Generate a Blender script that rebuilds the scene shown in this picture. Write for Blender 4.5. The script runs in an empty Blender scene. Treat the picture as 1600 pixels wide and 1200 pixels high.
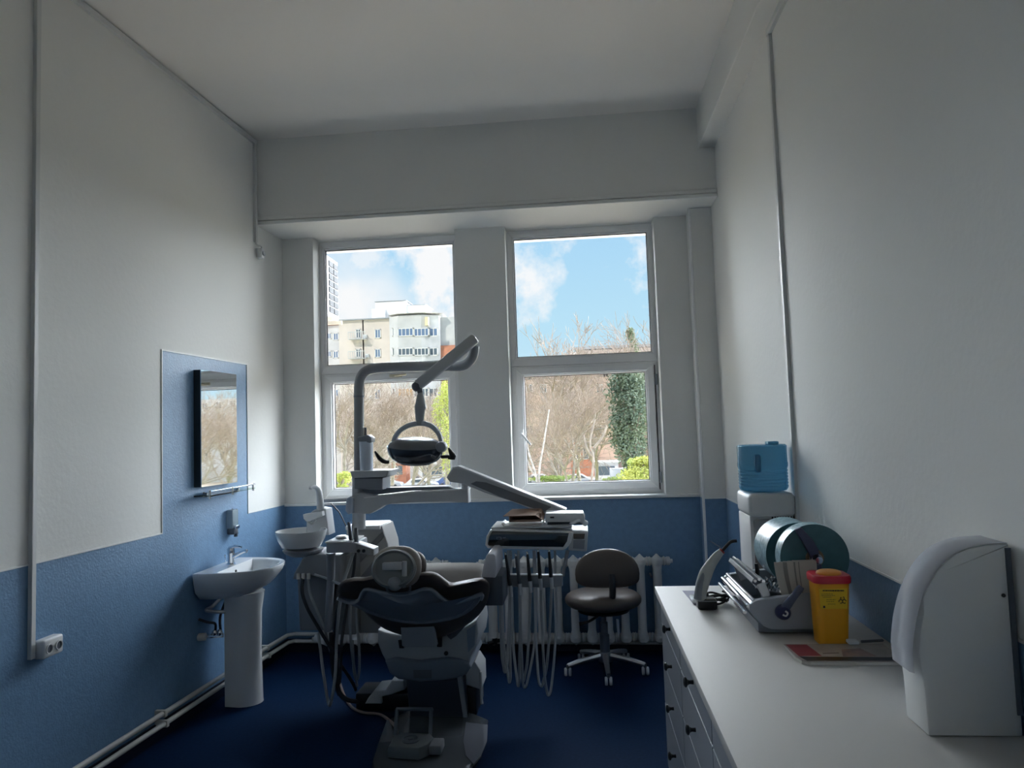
import bpy, bmesh, math, random
from mathutils import Vector, Matrix
import numpy as np
R = math.radians
sc = bpy.context.scene
COL = sc.collection
# ------------------------------------------------------------------ camera
CM = Matrix(((0.99477896, 0.09659745, -0.03292043),
             (-0.03894049, 0.06111239, -0.997371),
             (-0.09433165, 0.99344562, 0.06455487)))      # rows: right, down, forward
F = 1130.0
EYE = Vector((0, 0, 1.6))
cam = bpy.data.cameras.new('camera'); cam.sensor_width = 36; cam.lens = F / 1600 * 36
cam.clip_start = .05; cam.clip_end = 2000
co = bpy.data.objects.new('camera', cam); COL.objects.link(co)
m = Matrix((CM[0], -Vector(CM[1]), -Vector(CM[2]))).transposed().to_4x4()
m.translation = EYE
co.matrix_world = m
sc.camera = co
sc.view_settings.view_transform = 'Standard'
sc.view_settings.look = 'None'
sc.view_settings.gamma = 1
sc.view_settings.use_curve_mapping = False
sc.view_settings.exposure = 0.52
def U(u, v, y):                       # measured point of the photograph at room depth y
    r = CM.transposed() @ Vector((u - 800, v - 600, F))
    return EYE + r * (y / r.y)
# ------------------------------------------------------------------ world: spring sky with scattered clouds
w = bpy.data.worlds.new('sky'); sc.world = w; w.use_nodes = True
nt = w.node_tree; N = nt.nodes; L = nt.links; N.clear()
def nd(t, **k):
    n = N.new(t)
    for a, b in k.items(): setattr(n, a, b)
    return n
def mth(op, a, b=None, clamp=False):
    n = nd('ShaderNodeMath', operation=op); n.use_clamp = clamp
    for i, s in enumerate((a, b)):
        if s is None: continue
        if isinstance(s, (int, float)): n.inputs[i].default_value = s
        else: L.new(s, n.inputs[i])
    return n.outputs[0]
tc = nd('ShaderNodeTexCoord'); out = nd('ShaderNodeOutputWorld'); bg = nd('ShaderNodeBackground')
sx = nd('ShaderNodeSeparateXYZ'); L.new(tc.outputs['Generated'], sx.inputs[0])
rmp = nd('ShaderNodeValToRGB'); L.new(sx.outputs['Z'], rmp.inputs[0])
e = rmp.color_ramp.elements
e[0].position = 0.0; e[0].color = (.66, .86, .97, 1)
e[1].position = .75; e[1].color = (.20, .42, .85, 1)
x_ = e.new(.14); x_.color = (.52, .80, .98, 1)
x_ = e.new(.27); x_.color = (.42, .71, .97, 1)
noi = nd('ShaderNodeTexNoise'); noi.inputs['Scale'].default_value = 11; noi.inputs['Detail'].default_value = 6; noi.inputs['Roughness'].default_value = .62
L.new(tc.outputs['Generated'], noi.inputs['Vector'])
noi2 = nd('ShaderNodeTexNoise'); noi2.inputs['Scale'].default_value = 3.1; noi2.inputs['Detail'].default_value = 5
L.new(tc.outputs['Generated'], noi2.inputs['Vector'])
def dirv(u, v):
    r = CM.transposed() @ Vector((u - 800, v - 600, F)); return r.normalized()
acc = mth('MULTIPLY', mth('SUBTRACT', noi2.outputs['Fac'], .56, True), 6.0, True)      # scattered cloud over the whole sky
# banks of cloud with known bearings
for u, v, rad, st in ((672, 408, .085, 1), (730, 405, .07, 1), (818, 425, .05, .95), (1010, 392, .055, 1), (560, 405, .05, .75), (1100, 360, .10, 1), (400, 440, .08, .8)):
    dv = nd('ShaderNodeVectorMath', operation='DISTANCE'); L.new(tc.outputs['Generated'], dv.inputs[0]); dv.inputs[1].default_value = dirv(u, v)
    q = mth('SUBTRACT', .9, mth('DIVIDE', dv.outputs['Value'], rad * 1.15))
    q = mth('ADD', q, mth('MULTIPLY', mth('SUBTRACT', noi.outputs['Fac'], .5), 4.2))
    q = mth('MULTIPLY', q, 1.5, True)
    acc = mth('MAXIMUM', acc, mth('MULTIPLY', q, st, True))
mx = nd('ShaderNodeMixRGB'); L.new(acc, mx.inputs[0]); L.new(rmp.outputs[0], mx.inputs[1]); mx.inputs[2].default_value = (1.0, 1.0, 1.02, 1)
L.new(mx.outputs[0], bg.inputs[0]); bg.inputs[1].default_value = 0.70
L.new(bg.outputs[0], out.inputs[0])
def sun(name, energy, col, d, angle):
    l = bpy.data.lights.new(name, 'SUN'); l.energy = energy; l.color = col; l.angle = R(angle)
    if angle > 10: l.cycles.use_multiple_importance_sampling = False
    o = bpy.data.objects.new(name, l); COL.objects.link(o)
    o.rotation_euler = Vector(d).to_track_quat('-Z', 'Y').to_euler()
    return o
sun('sun', 1.8, (1, .95, .87), (.45, .72, -.62), .6)                     # from behind the house, on the facades opposite
sun('added_window_fill', 26, (.87, .93, 1.0), (-.55, -1, -.27), 120)     # added broad lamp, strengthens the skylight from the window side
# ------------------------------------------------------------------ materials
MATS = {}
def mat(name, col, rough=.5, metal=0.0, bump=0.0, bscale=60.0, var=0.0, vscale=8.0, coat=0.0, spec=.5, trans=0.0, ior=1.45, alpha=1.0, col2=None):
    if name in MATS: return MATS[name]
    m = bpy.data.materials.new(name); m.use_nodes = True
    t = m.node_tree; b = t.nodes['Principled BSDF']
    b.inputs['Base Color'].default_value = (*col, 1); b.inputs['Roughness'].default_value = rough
    b.inputs['Metallic'].default_value = metal; b.inputs['Coat Weight'].default_value = coat
    b.inputs['Specular IOR Level'].default_value = spec
    b.inputs['Transmission Weight'].default_value = trans; b.inputs['IOR'].default_value = ior
    b.inputs['Alpha'].default_value = alpha
    tcn = t.nodes.new('ShaderNodeTexCoord')
    if var or col2:
        n = t.nodes.new('ShaderNodeTexNoise'); n.inputs['Scale'].default_value = vscale; n.inputs['Detail'].default_value = 5
        t.links.new(tcn.outputs['Object'], n.inputs['Vector'])
        r = t.nodes.new('ShaderNodeValToRGB'); t.links.new(n.outputs['Fac'], r.inputs[0])
        c2 = col2 if col2 else tuple(c * (1 - var) for c in col)
        c1 = col if col2 else tuple(min(1, c * (1 + var * .5)) for c in col)
        r.color_ramp.elements[0].position = .35; r.color_ramp.elements[0].color = (*c2, 1)
        r.color_ramp.elements[1].position = .65; r.color_ramp.elements[1].color = (*c1, 1)
        t.links.new(r.outputs[0], b.inputs['Base Color'])
    if bump:
        n = t.nodes.new('ShaderNodeTexNoise'); n.inputs['Scale'].default_value = bscale; n.inputs['Detail'].default_value = 4
        t.links.new(tcn.outputs['Object'], n.inputs['Vector'])
        bp = t.nodes.new('ShaderNodeBump'); bp.inputs['Strength'].default_value = bump; bp.inputs['Distance'].default_value = .01
        t.links.new(n.outputs['Fac'], bp.inputs['Height']); t.links.new(bp.outputs[0], b.inputs['Normal'])
    MATS[name] = m
    return m
def glassmat(name, tint, refl=.06, rough=0.0):
    m = bpy.data.materials.new(name); m.use_nodes = True
    t = m.node_tree; t.nodes.clear()
    o = t.nodes.new('ShaderNodeOutputMaterial'); tr = t.nodes.new('ShaderNodeBsdfTransparent'); tr.inputs[0].default_value = (*tint, 1)
    gl = t.nodes.new('ShaderNodeBsdfGlossy'); gl.inputs['Roughness'].default_value = rough
    mx = t.nodes.new('ShaderNodeMixShader')
    fr = t.nodes.new('ShaderNodeFresnel'); fr.inputs['IOR'].default_value = 1.45
    t.links.new(fr.outputs[0], mx.inputs[0])
    t.links.new(tr.outputs[0], mx.inputs[1]); t.links.new(gl.outputs[0], mx.inputs[2]); t.links.new(mx.outputs[0], o.inputs[0])
    MATS[name] = m; return m
plaster = mat('white_wall_paint', (.80, .80, .775), .75, bump=.12, bscale=35)
blue = mat('blue_wall_paint', (.165, .30, .48), .45, bump=.25, bscale=90, var=.06, vscale=30)
ceilm = mat('ceiling_paint', (.93, .905, .865), .85)
navy = mat('navy_vinyl_floor', (.0055, .021, .062), .7, bump=.05, bscale=200, var=.12, vscale=60, spec=.04)
skirt = mat('dark_navy_skirting', (.007, .012, .035), .5)
pvc = mat('white_window_plastic', (.86, .86, .86), .3)
gask = mat('black_gasket', (.02, .02, .025), .6)
pane = glassmat('window_glass', (.97, .985, .98))
white = mat('white_plastic', (.72, .73, .74), .32)
offw = mat('pale_grey_plastic', (.52, .54, .56), .35)
greyp = mat('mid_grey_plastic', (.24, .265, .30), .4)
greyd = mat('slate_grey_plastic', (.10, .115, .14), .38)
ceram = mat('white_glazed_ceramic', (.80, .82, .83), .12, coat=.5)
chrome = mat('chrome', (.75, .76, .78), .12, metal=1)
steel = mat('brushed_steel', (.55, .56, .58), .3, metal=1)
black = mat('black_plastic', (.012, .012, .014), .35)
leather = mat('dark_brown_upholstery', (.075, .060, .052), .42, bump=.05, bscale=300)
leather2 = mat('taupe_upholstery', (.21, .185, .165), .45)
pipew = mat('cream_pipe_paint', (.62, .60, .56), .4)
radw = mat('white_radiator_enamel', (.62, .63, .63), .35)
hosem = mat('grey_silicone_hose', (.33, .35, .37), .45)
hosed = mat('dark_rubber_hose', (.03, .032, .038), .5)
# ------------------------------------------------------------------ mesh building
def chain(o):
    M = Matrix.Identity(4)
    while o is not None:
        M = o.matrix_basis @ M; o = o.parent
    return M
class B:
    """collects shapes in room coordinates; build() links them as one mesh object"""
    def __init__(s): s.v = []; s.f = []; s.mi = []; s.cur = 0
    def add(s, vs, fs):
        k = len(s.v); s.v += [tuple(p) for p in vs]; s.f += [tuple(i + k for i in f) for f in fs]; s.mi += [s.cur] * len(fs); return s
    def bm(s, b):
        b.verts.ensure_lookup_table(); b.verts.index_update()
        s.add([p.co for p in b.verts], [[q.index for q in f.verts] for f in b.faces]); b.free(); return s
    def box(s, lo, hi, bev=0.0, seg=2, M=None):
        b = bmesh.new(); bmesh.ops.create_cube(b, size=1)
        lo = Vector(lo); hi = Vector(hi)
        for p in b.verts: p.co = Vector([lo[i] + (hi[i] - lo[i]) * (p.co[i] + .5) for i in range(3)])
        if bev: bmesh.ops.bevel(b, geom=list(b.edges), offset=bev, segments=seg, affect='EDGES', profile=.5)
        if M is not None: bmesh.ops.transform(b, matrix=M, verts=b.verts)
        return s.bm(b)
    def obox(s, c, size, rot=(0, 0, 0), bev=0.0, seg=2):      # box about a centre, turned
        M = Matrix.Translation(c) @ (Matrix.Rotation(rot[2], 4, 'Z') @ Matrix.Rotation(rot[1], 4, 'Y') @ Matrix.Rotation(rot[0], 4, 'X'))
        h = Vector(size) / 2
        return s.box(-h, h, bev, seg, M)
    def loft(s, rings, cap0=True, cap1=True, closed=True):
        n = len(rings[0]); vs = [p for r in rings for p in r]; fs = []
        for i in range(len(rings) - 1):
            for j in range(n if closed else n - 1):
                k = (j + 1) % n
                fs.append((i * n + j, i * n + k, (i + 1) * n + k, (i + 1) * n + j))
        if cap0: fs.append(tuple(range(n))[::-1])
        if cap1: fs.append(tuple((len(rings) - 1) * n + j for j in range(n)))
        return s.add(vs, fs)
    def tube(s, pts, r, n=10, smooth=0, caps=True):
        pts = [Vector(p) for p in pts]
        if smooth: pts = spline(pts, smooth)
        rr = r if isinstance(r, (list, tuple)) else [r] * len(pts)
        if len(rr) != len(pts):
            rr = [float(np.interp(i / (len(pts) - 1), np.linspace(0, 1, len(rr)), rr)) for i in range(len(pts))]
        t = (pts[1] - pts[0]).normalized(); a = t.orthogonal().normalized(); rings = []
        for i, p in enumerate(pts):
            d = (pts[min(i + 1, len(pts) - 1)] - pts[max(i - 1, 0)])
            if d.length > 1e-9:
                d.normalize(); a = (a - d * a.dot(d)); a = a.normalized() if a.length > 1e-6 else d.orthogonal().normalized(); t = d
            bb = t.cross(a)
            rings.append([p + (a * math.cos(2 * math.pi * j / n) + bb * math.sin(2 * math.pi * j / n)) * rr[i] for j in range(n)])
        return s.loft(rings, caps, caps)
    def lathe(s, c, prof, n=24, axis='Z', sx=1, sy=1, M=None):   # prof: (radius, height)
        rings = []
        for r, h in prof:
            ring = []
            for j in range(n):
                a = 2 * math.pi * j / n; p = Vector((r * math.cos(a) * sx, r * math.sin(a) * sy, h))
                if axis == 'X': p = Vector((p.z, p.x, p.y))
                if axis == 'Y': p = Vector((p.x, p.z, p.y))
                if M is not None: p = M @ p
                ring.append(Vector(c) + p)
            rings.append(ring)
        return s.loft(rings)
    def prism(s, poly, axis, lo, hi, bev=0.0, seg=2):        # 2-D outline pulled along an axis; XZ outline for 'Y', YZ for 'X', XY for 'Z'
        def P(a, b, h): return {'X': (h, a, b), 'Y': (a, h, b), 'Z': (a, b, h)}[axis]
        b = bmesh.new()
        v0 = [b.verts.new(P(x, y, lo)) for x, y in poly]; v1 = [b.verts.new(P(x, y, hi)) for x, y in poly]
        b.faces.new(v0); b.faces.new(v1[::-1]); n = len(poly)
        for i in range(n): b.faces.new((v0[i], v1[i], v1[(i + 1) % n], v0[(i + 1) % n]))
        bmesh.ops.recalc_face_normals(b, faces=b.faces)
        if bev:
            es = [e_ for e_ in b.edges if e_.is_manifold and e_.calc_face_angle(0) > .5]
            bmesh.ops.bevel(b, geom=es, offset=bev, segments=seg, affect='EDGES', profile=.5)
        return s.bm(b)
    def ell(s, c, r, n=20, m=12, M=None, p=1.0):
        rings = []
        for i in range(m + 1):
            t = -math.pi / 2 + math.pi * i / m
            cr = max(math.cos(t), .02) ** p; hz = math.copysign(abs(math.sin(t)) ** p, math.sin(t))
            ring = []
            for j in range(n):
                a = 2 * math.pi * j / n
                ca = math.copysign(abs(math.cos(a)) ** p, math.cos(a)); sa = math.copysign(abs(math.sin(a)) ** p, math.sin(a))
                q = Vector((r[0] * cr * ca, r[1] * cr * sa, r[2] * hz))
                if M is not None: q = M @ q
                ring.append(Vector(c) + q)
            rings.append(ring)
        return s.loft(rings)
    def build(s, name, mt, parent=None, smooth=True, label=None, cat=None, group=None, kind=None, ang=35):
        me = bpy.data.meshes.new(name); me.from_pydata(s.v, [], s.f)
        ms = mt if isinstance(mt, (list, tuple)) else [mt]
        for q in ms: me.materials.append(q)
        if len(ms) > 1: me.polygons.foreach_set('material_index', s.mi)
        b = bmesh.new(); b.from_mesh(me); bmesh.ops.recalc_face_normals(b, faces=b.faces)
        b.to_mesh(me); b.free()
        o = bpy.data.objects.new(name, me); COL.objects.link(o)
        if parent is not None:
            o.parent = parent; me.transform(chain(parent).inverted())
        elif kind != 'structure' and s.v:
            xs = [p[0] for p in s.v]; ys = [p[1] for p in s.v]; zs = [p[2] for p in s.v]
            c = Vector(((min(xs) + max(xs)) / 2, (min(ys) + max(ys)) / 2, min(zs)))
            me.transform(Matrix.Translation(-c)); o.location = c
        if smooth:
            me.polygons.foreach_set('use_smooth', [True] * len(me.polygons))
            try: me.set_sharp_from_angle(angle=R(ang))
            except Exception: pass
        tag(o, label, cat, group, kind)
        return o
def tag(o, label=None, cat=None, group=None, kind=None):
    for k, v in (('label', label), ('category', cat), ('group', group), ('kind', kind)):
        if v: o[k] = v
    return o
def root(name, label, cat, loc, group=None, rz=0):
    o = bpy.data.objects.new(name, None); COL.objects.link(o); o.location = loc; o.rotation_euler = (0, 0, rz)
    o.empty_display_size = .05
    return tag(o, label, cat, group)
def copy_tree(o, parent=None):
    c = o.copy(); COL.objects.link(c); c.parent = parent
    for ch in list(KIDS(o)): copy_tree(ch, c)
    return c
def KIDS(o): return [q for q in COL.objects if q.parent == o]
def spline(P, k=8):
    P = [Vector(p) for p in P]; out = []
    for i in range(len(P) - 1):
        p0 = P[max(i - 1, 0)]; p1 = P[i]; p2 = P[i + 1]; p3 = P[min(i + 2, len(P) - 1)]
        for j in range(k):
            t = j / k
            out.append(.5 * ((2 * p1) + (-p0 + p2) * t + (2 * p0 - 5 * p1 + 4 * p2 - p3) * t * t + (-p0 + 3 * p1 - 3 * p2 + p3) * t ** 3))
    out.append(P[-1]); return out
def rrect(w, h, r, n=5):
    o = []
    for cx, cy, a0 in ((w / 2 - r, h / 2 - r, 0), (-w / 2 + r, h / 2 - r, 90), (-w / 2 + r, -h / 2 + r, 180), (w / 2 - r, -h / 2 + r, 270)):
        for i in range(n + 1):
            a = R(a0 + 90 * i / n); o.append((cx + r * math.cos(a), cy + r * math.sin(a)))
    return o
def ellipse(a, b, n=32, p=1.0):
    return [(a * math.copysign(abs(math.cos(t)) ** p, math.cos(t)), b * math.copysign(abs(math.sin(t)) ** p, math.sin(t))) for t in [2 * math.pi * i / n for i in range(n)]]
S = dict(kind='structure')
# ------------------------------------------------------------------ room shell
XR = .975; YW = 5.36; YF = -.55; ZC = 3.775; ZB = 1.095; ZBR = 1.082
def XL(y): return -2.495 + .0414 * y
b = B().add([(XL(YF) - .3, YF - .2, 0), (XR + .3, YF - .2, 0), (XR + .3, YW + .3, 0), (XL(YW) - .3, YW + .3, 0),
             (XL(YF) - .3, YF - .2, -.2), (XR + .3, YF - .2, -.2), (XR + .3, YW + .3, -.2), (XL(YW) - .3, YW + .3, -.2)],
            [(0, 1, 2, 3), (4, 5, 6, 7), (0, 1, 5, 4), (1, 2, 6, 5), (2, 3, 7, 6), (3, 0, 4, 7)])
b.build('floor', navy, smooth=False, **S)
b = B().box((XL(YF) - .3, YF - .2, ZC), (XR + .3, YW + .5, ZC + .25)); b.build('ceiling', ceilm, smooth=False, **S)
# left wall: a painted slab whose face is split where the blue paint begins
def painted(name, P, us, vs, isblue, outer):
    bb = B()
    for i in range(len(us) - 1):
        for j in range(len(vs) - 1):
            bb.cur = 1 if isblue((us[i] + us[i + 1]) / 2, (vs[j] + vs[j + 1]) / 2) else 0
            bb.add([P(us[i], vs[j]), P(us[i + 1], vs[j]), P(us[i + 1], vs[j + 1]), P(us[i], vs[j + 1])], [(0, 1, 2, 3)])
    bb.cur = 0
    u0, u1, v0, v1 = us[0], us[-1], vs[0], vs[-1]
    q = [P(u0, v0), P(u1, v0), P(u1, v1), P(u0, v1)]; r_ = [tuple(Vector(p) + Vector(outer)) for p in q]
    bb.add(q + r_, [(4, 5, 6, 7), (0, 1, 5, 4), (1, 2, 6, 5), (2, 3, 7, 6), (3, 0, 4, 7)])
    return bb.build(name, [plaster, blue], smooth=False, **S)
painted('wall_left', lambda y, z: (XL(y), y, z), [YF - .2, 3.838, 4.787, YW + .3], [0, ZB, 2.115, ZC],
        lambda y, z: z < ZB or (3.838 < y < 4.787 and z < 2.115), (-.25, 0, 0))
painted('wall_right', lambda y, z: (XR, y, z), [YF - .2, YW + .3], [0, ZBR, ZC], lambda y, z: z < ZBR, (.25, 0, 0))
painted('wall_back', lambda x, z: (x, YF, z), [XL(YF) - .2, XR + .2], [0, ZB, ZC], lambda y, z: z < ZB, (0, -.2, 0))  # unseen wall, set close behind the camera to bounce more light
painted('wall_window', lambda x, z: (x, YW, z), [XL(YW) - .2, XR + .2], [0, 1.083], lambda y, z: True, (0, .30, 0))
# masonry piers between the windows and the deep beam over them
for nm, x0, x1, y0 in (('wall_left_pier', -2.36, -2.026, YW), ('wall_middle_pier', -.911, -.529, YW), ('wall_right_pier', .585, XR + .1, YW)):
    B().box((x0, y0, 1.083), (x1, YW + .30, 3.16)).build(nm, plaster, smooth=False, **S)
bb = B(); bb.cur = 1; bb.box((.825, 5.19, 0), (XR + .1, YW, ZBR)); bb.cur = 0; bb.box((.825, 5.19, ZBR), (XR + .1, YW, 3.16))
bb.build('wall_corner_pilaster', [plaster, blue], smooth=False, **S)
B().box((XL(4.95) - .1, 4.95, 3.145), (XR + .1, YW + .5, ZC + .05)).build('ceiling_window_beam', plaster, smooth=False, **S)
B().box((.865, YF - .1, 3.49), (XR + .1, 4.955, ZC + .02), .004, 1).build('ceiling_side_beam', plaster, smooth=False, **S)
# thin bright beads
trimw = mat('white_trim', (.80, .81, .80), .4)
B().box((XL(4.95), 4.932, 3.140), (XR - .0, 4.955, 3.165), .004, 1).build('trim_1', trimw, smooth=False, **S)
B().box((XL(4.95), 4.938, 3.172), (XR - .0, 4.955, 3.20), .004, 1).build('trim_2', plaster, smooth=False, **S)
B().box((-2.27, YW - .025, 1.083), (.825, YW + .16, 1.105), .003, 1).build('trim_3', trimw, smooth=False, **S)       # window sill
def lbead(nm, y0, y1, z0, z1):
    B().add([(XL(y0), y0, z0), (XL(y1), y1, z0), (XL(y1), y1, z1), (XL(y0), y0, z1), (XL(y0) + .005, y0, z0), (XL(y1) + .005, y1, z0), (XL(y1) + .005, y1, z1), (XL(y0) + .005, y0, z1)],
            [(0, 1, 2, 3), (4, 5, 6, 7), (0, 1, 5, 4), (1, 2, 6, 5), (2, 3, 7, 6), (3, 0, 4, 7)]).build(nm, trimw, smooth=False, **S)
lbead('trim_4', YF, 3.838, ZB, ZB + .007); lbead('trim_5', 4.787, YW, ZB, ZB + .007)
lbead('trim_6', 3.838, 4.787, 2.115, 2.122); lbead('trim_7', 3.832, 3.838, ZB, 2.122); lbead('trim_8', 4.787, 4.793, ZB, 2.122)
B().box((XR - .005, YF, ZBR), (XR, 5.19, ZBR + .007)).build('trim_9', trimw, smooth=False, **S)
B().box((.82, 5.185, ZBR), (XR, 5.19, ZBR + .007)).build('trim_10', trimw, smooth=False, **S)
B().box((.812, 5.18, .02), (.83, 5.20, 3.145), .003, 1).build('trim_11', pvc, smooth=False, **S)                   # white edge strip of the pilaster
B().add([(XL(YF), YF, 0), (XL(YW), YW, 0), (XL(YW), YW, .095), (XL(YF), YF, .095), (XL(YF) + .01, YF, 0), (XL(YW) + .01, YW, 0), (XL(YW) + .01, YW, .095), (XL(YF) + .01, YF, .095)],
        [(0, 1, 2, 3), (4, 5, 6, 7), (0, 1, 5, 4), (1, 2, 6, 5), (2, 3, 7, 6), (3, 0, 4, 7)]).build('baseboard_left', skirt, smooth=False, **S)
B().box((-2.27, YW - .01, 0), (.825, YW, .095)).build('baseboard_window', skirt, smooth=False, **S)
# ------------------------------------------------------------------ windows
def window(idx, x0, x1, ux, lx):
    z0, z1 = 1.105, 3.145; y0, y1 = 5.505, 5.575
    gu = (ux[0], ux[1], 2.161, 3.083); gl = (lx[0], lx[1], 1.20, 2.012)
    root_ = bpy.data.objects.new('window_%d' % idx, None); COL.objects.link(root_); root_.location = ((x0 + x1) / 2, y0, z0); root_['kind'] = 'structure'
    def fr(nm, X0, X1, Z0, Z1, g, ya, yb, par=root_):
        bb = B()
        a, c, d, e2 = g
        # four mitred bars with a stepped bead towards the glass
        for poly in ([(X0, Z0), (X1, Z0), (c, d), (a, d)], [(X0, Z1), (X1, Z1), (c, e2), (a, e2)], [(X0, Z0), (a, d), (a, e2), (X0, Z1)], [(X1, Z0), (c, d), (c, e2), (X1, Z1)]):
            bb.prism(poly, 'Y', ya, yb, .003, 1)
        return bb.build(nm, pvc, par, smooth=False)
    ztr = 2.10
    fr('frame', x0, x1, ztr - .01, z1, (gu[0] - .012, gu[1] + .012, gu[2] - .012, gu[3] + .012), y0, y1)
    fr('frame', x0, x1, z0, ztr - .012, (lx[0] - .045, lx[1] + .045, 1.155, 2.058), y0, y1)
    fr('glazing_bead', gu[0] - .014, gu[1] + .014, gu[2] - .014, gu[3] + .014, gu, y0 + .015, y0 + .05)
    sash = fr('sash', lx[0] - .062, lx[1] + .062, 1.140, 2.072, (gl[0] - .012, gl[1] + .012, gl[2] - .012, gl[3] + .012), y0 - .016, y0 + .045)
    fr('glazing_bead', gl[0] - .014, gl[1] + .014, gl[2] - .014, gl[3] + .014, gl, y0 - .002, y0 + .03, sash)
    for (g, p_) in ((gu, root_), (gl, sash)):
        bb = B(); a, c, d, e2 = g; k = .005
        for lo, hi in (((a, d), (c, d + k)), ((a, e2 - k), (c, e2)), ((a, d), (a + k, e2)), ((c - k, d), (c, e2))):
            bb.box((lo[0], y0 + .031, lo[1]), (hi[0], y0 + .037, hi[1]))
        bb.build('gasket', gask, p_, smooth=False)
        B().add([(a, y0 + .04, d), (c, y0 + .04, d), (c, y0 + .04, e2), (a, y0 + .04, e2)], [(0, 1, 2, 3)]).build('pane', pane, p_, smooth=False)
    return root_, sash
w1, s1 = window(1, -2.028, -.909, (-1.986, -.956), (-1.933, -1.02))
w2, s2 = window(2, -.531, .587, (-.478, .545), (-.429, .489))
# handles
hb = B(); p = U(815, 678, 5.475); hb.box((p.x - .014, 5.474, p.z - .035), (p.x + .014, 5.489, p.z + .035), .004)
hb.tube([(p.x, 5.478, p.z), (p.x, 5.445, p.z), (p.x + .01, 5.44, p.z - .01), (p.x + .07, 5.44, p.z - .085)], [.009, .009, .009, .007], 8)
hb.build('handle', white, s2)
beig = mat('beige_metal', (.55, .50, .38), .4, metal=.6)
p = U(618, 587, 5.475)
B().box((p.x - .05, 5.474, p.z - .012), (p.x + .05, 5.489, p.z + .012), .004).tube([(p.x, 5.47, p.z), (p.x, 5.45, p.z), (p.x + .09, 5.445, p.z + .004)], .008, 8).build('handle', beig, s1)
for zz in (1.22, 1.95):
    B().tube([(.566, 5.487, zz - .04), (.566, 5.487, zz + .04)], .009, 8).build('hinge', greyp, s2)
B().box((.556, 5.492, 1.13), (.562, 5.504, 2.06)).build('seal_gap', gask, s2)
# portals help the renderer find the daylight that comes through the two openings
for x0, x1 in ((-2.03, -.905), (-.535, .59)):
    l = bpy.data.lights.new('portal', 'AREA'); l.shape = 'RECTANGLE'; l.size = x1 - x0; l.size_y = 2.05; l.cycles.is_portal = True
    o = bpy.data.objects.new('portal', l); COL.objects.link(o); o.location = ((x0 + x1) / 2, 5.66, 2.12)
    o.rotation_euler = Vector((0, -1, 0)).to_track_quat('-Z', 'Y').to_euler()
# ------------------------------------------------------------------ outside: ground, street, houses, trees
GZ = -5.6
earth = mat('pale_dry_ground', (.54, .43, .32), .9, col2=(.44, .36, .26), vscale=.12)
asph = mat('street_asphalt', (.30, .30, .31), .85, var=.15, vscale=.5)
lawnm = mat('spring_lawn', (.22, .28, .09), .9, col2=(.34, .34, .14), vscale=.4)
B().box((-260, 6.5, GZ - .5), (260, 420, GZ)).build('ground', earth, smooth=False, **S)
B().box((-250, 86, GZ), (250, 97, GZ + .04)).build('street', asph, smooth=False, **S)
B().box((-250, 97, GZ), (250, 100.5, GZ + .16)).build('pavement', mat('pavement_concrete', (.5, .48, .45), .9, var=.1), smooth=False, **S)
B().box((-60, 40, GZ), (60, 84, GZ + .06)).build('lawn', lawnm, smooth=False, **S)
cream = mat('cream_render', (.72, .63, .56), .85, var=.08, vscale=.35)
pinkr = mat('pink_render', (.68, .50, .41), .85, var=.14, vscale=.3)
greyr = mat('light_grey_concrete', (.62, .61, .60), .85, var=.12, vscale=.4)
whiter = mat('white_render', (.80, .78, .75), .85)
yellr = mat('pale_yellow_render', (.78, .68, .45), .85)
brick = mat('orange_brick_wall', (.60, .26, .16), .85, var=.15, vscale=1.2)
winblue = mat('blue_tinted_glass', (.16, .23, .36), .1)
wingr = mat('dark_window_glass', (.12, .15, .18), .1)
curt = mat('orange_curtain', (.62, .36, .14), .8)
roofm = mat('grey_roof_edge', (.36, .38, .40), .7)
railm = mat('balcony_cladding', (.60, .60, .58), .6, var=.1, vscale=1)
def px(u0, v0, u1, v1, y):           # rectangle of a facade that stands at depth y
    a = U(u0, v1, y); c = U(u1, v0, y); return a.x, a.z, c.x, c.z
def wnd(par, u0, v0, u1, v1, y, fm=whiter, gm=wingr, cols=2):
    x0, z0, x1, z1 = px(u0, v0, u1, v1, y); t = .12; o = B()
    for lo, hi in (((x0, z0), (x1, z0 + t)), ((x0, z1 - t), (x1, z1)), ((x0, z0), (x0 + t, z1)), ((x1 - t, z0), (x1, z1))):
        o.box((lo[0], y - .12, lo[1]), (hi[0], y + .05, hi[1]))
    for i in range(1, cols):
        xm = x0 + (x1 - x0) * i / cols; o.box((xm - .05, y - .10, z0), (xm + .05, y + .05, z1))
    f = o.build('window', fm, par, smooth=False)
    B().box((x0 + t, y - .04, z0 + t), (x1 - t, y + .02, z1 - t)).build('pane', gm, f, smooth=False)
def blk(o, u0, v0, u1, v1, y, d=10):
    x0, z0, x1, z1 = px(u0, v0, u1, v1, y); return o.box((x0, y, z0), (x1, y + d, z1))
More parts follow.
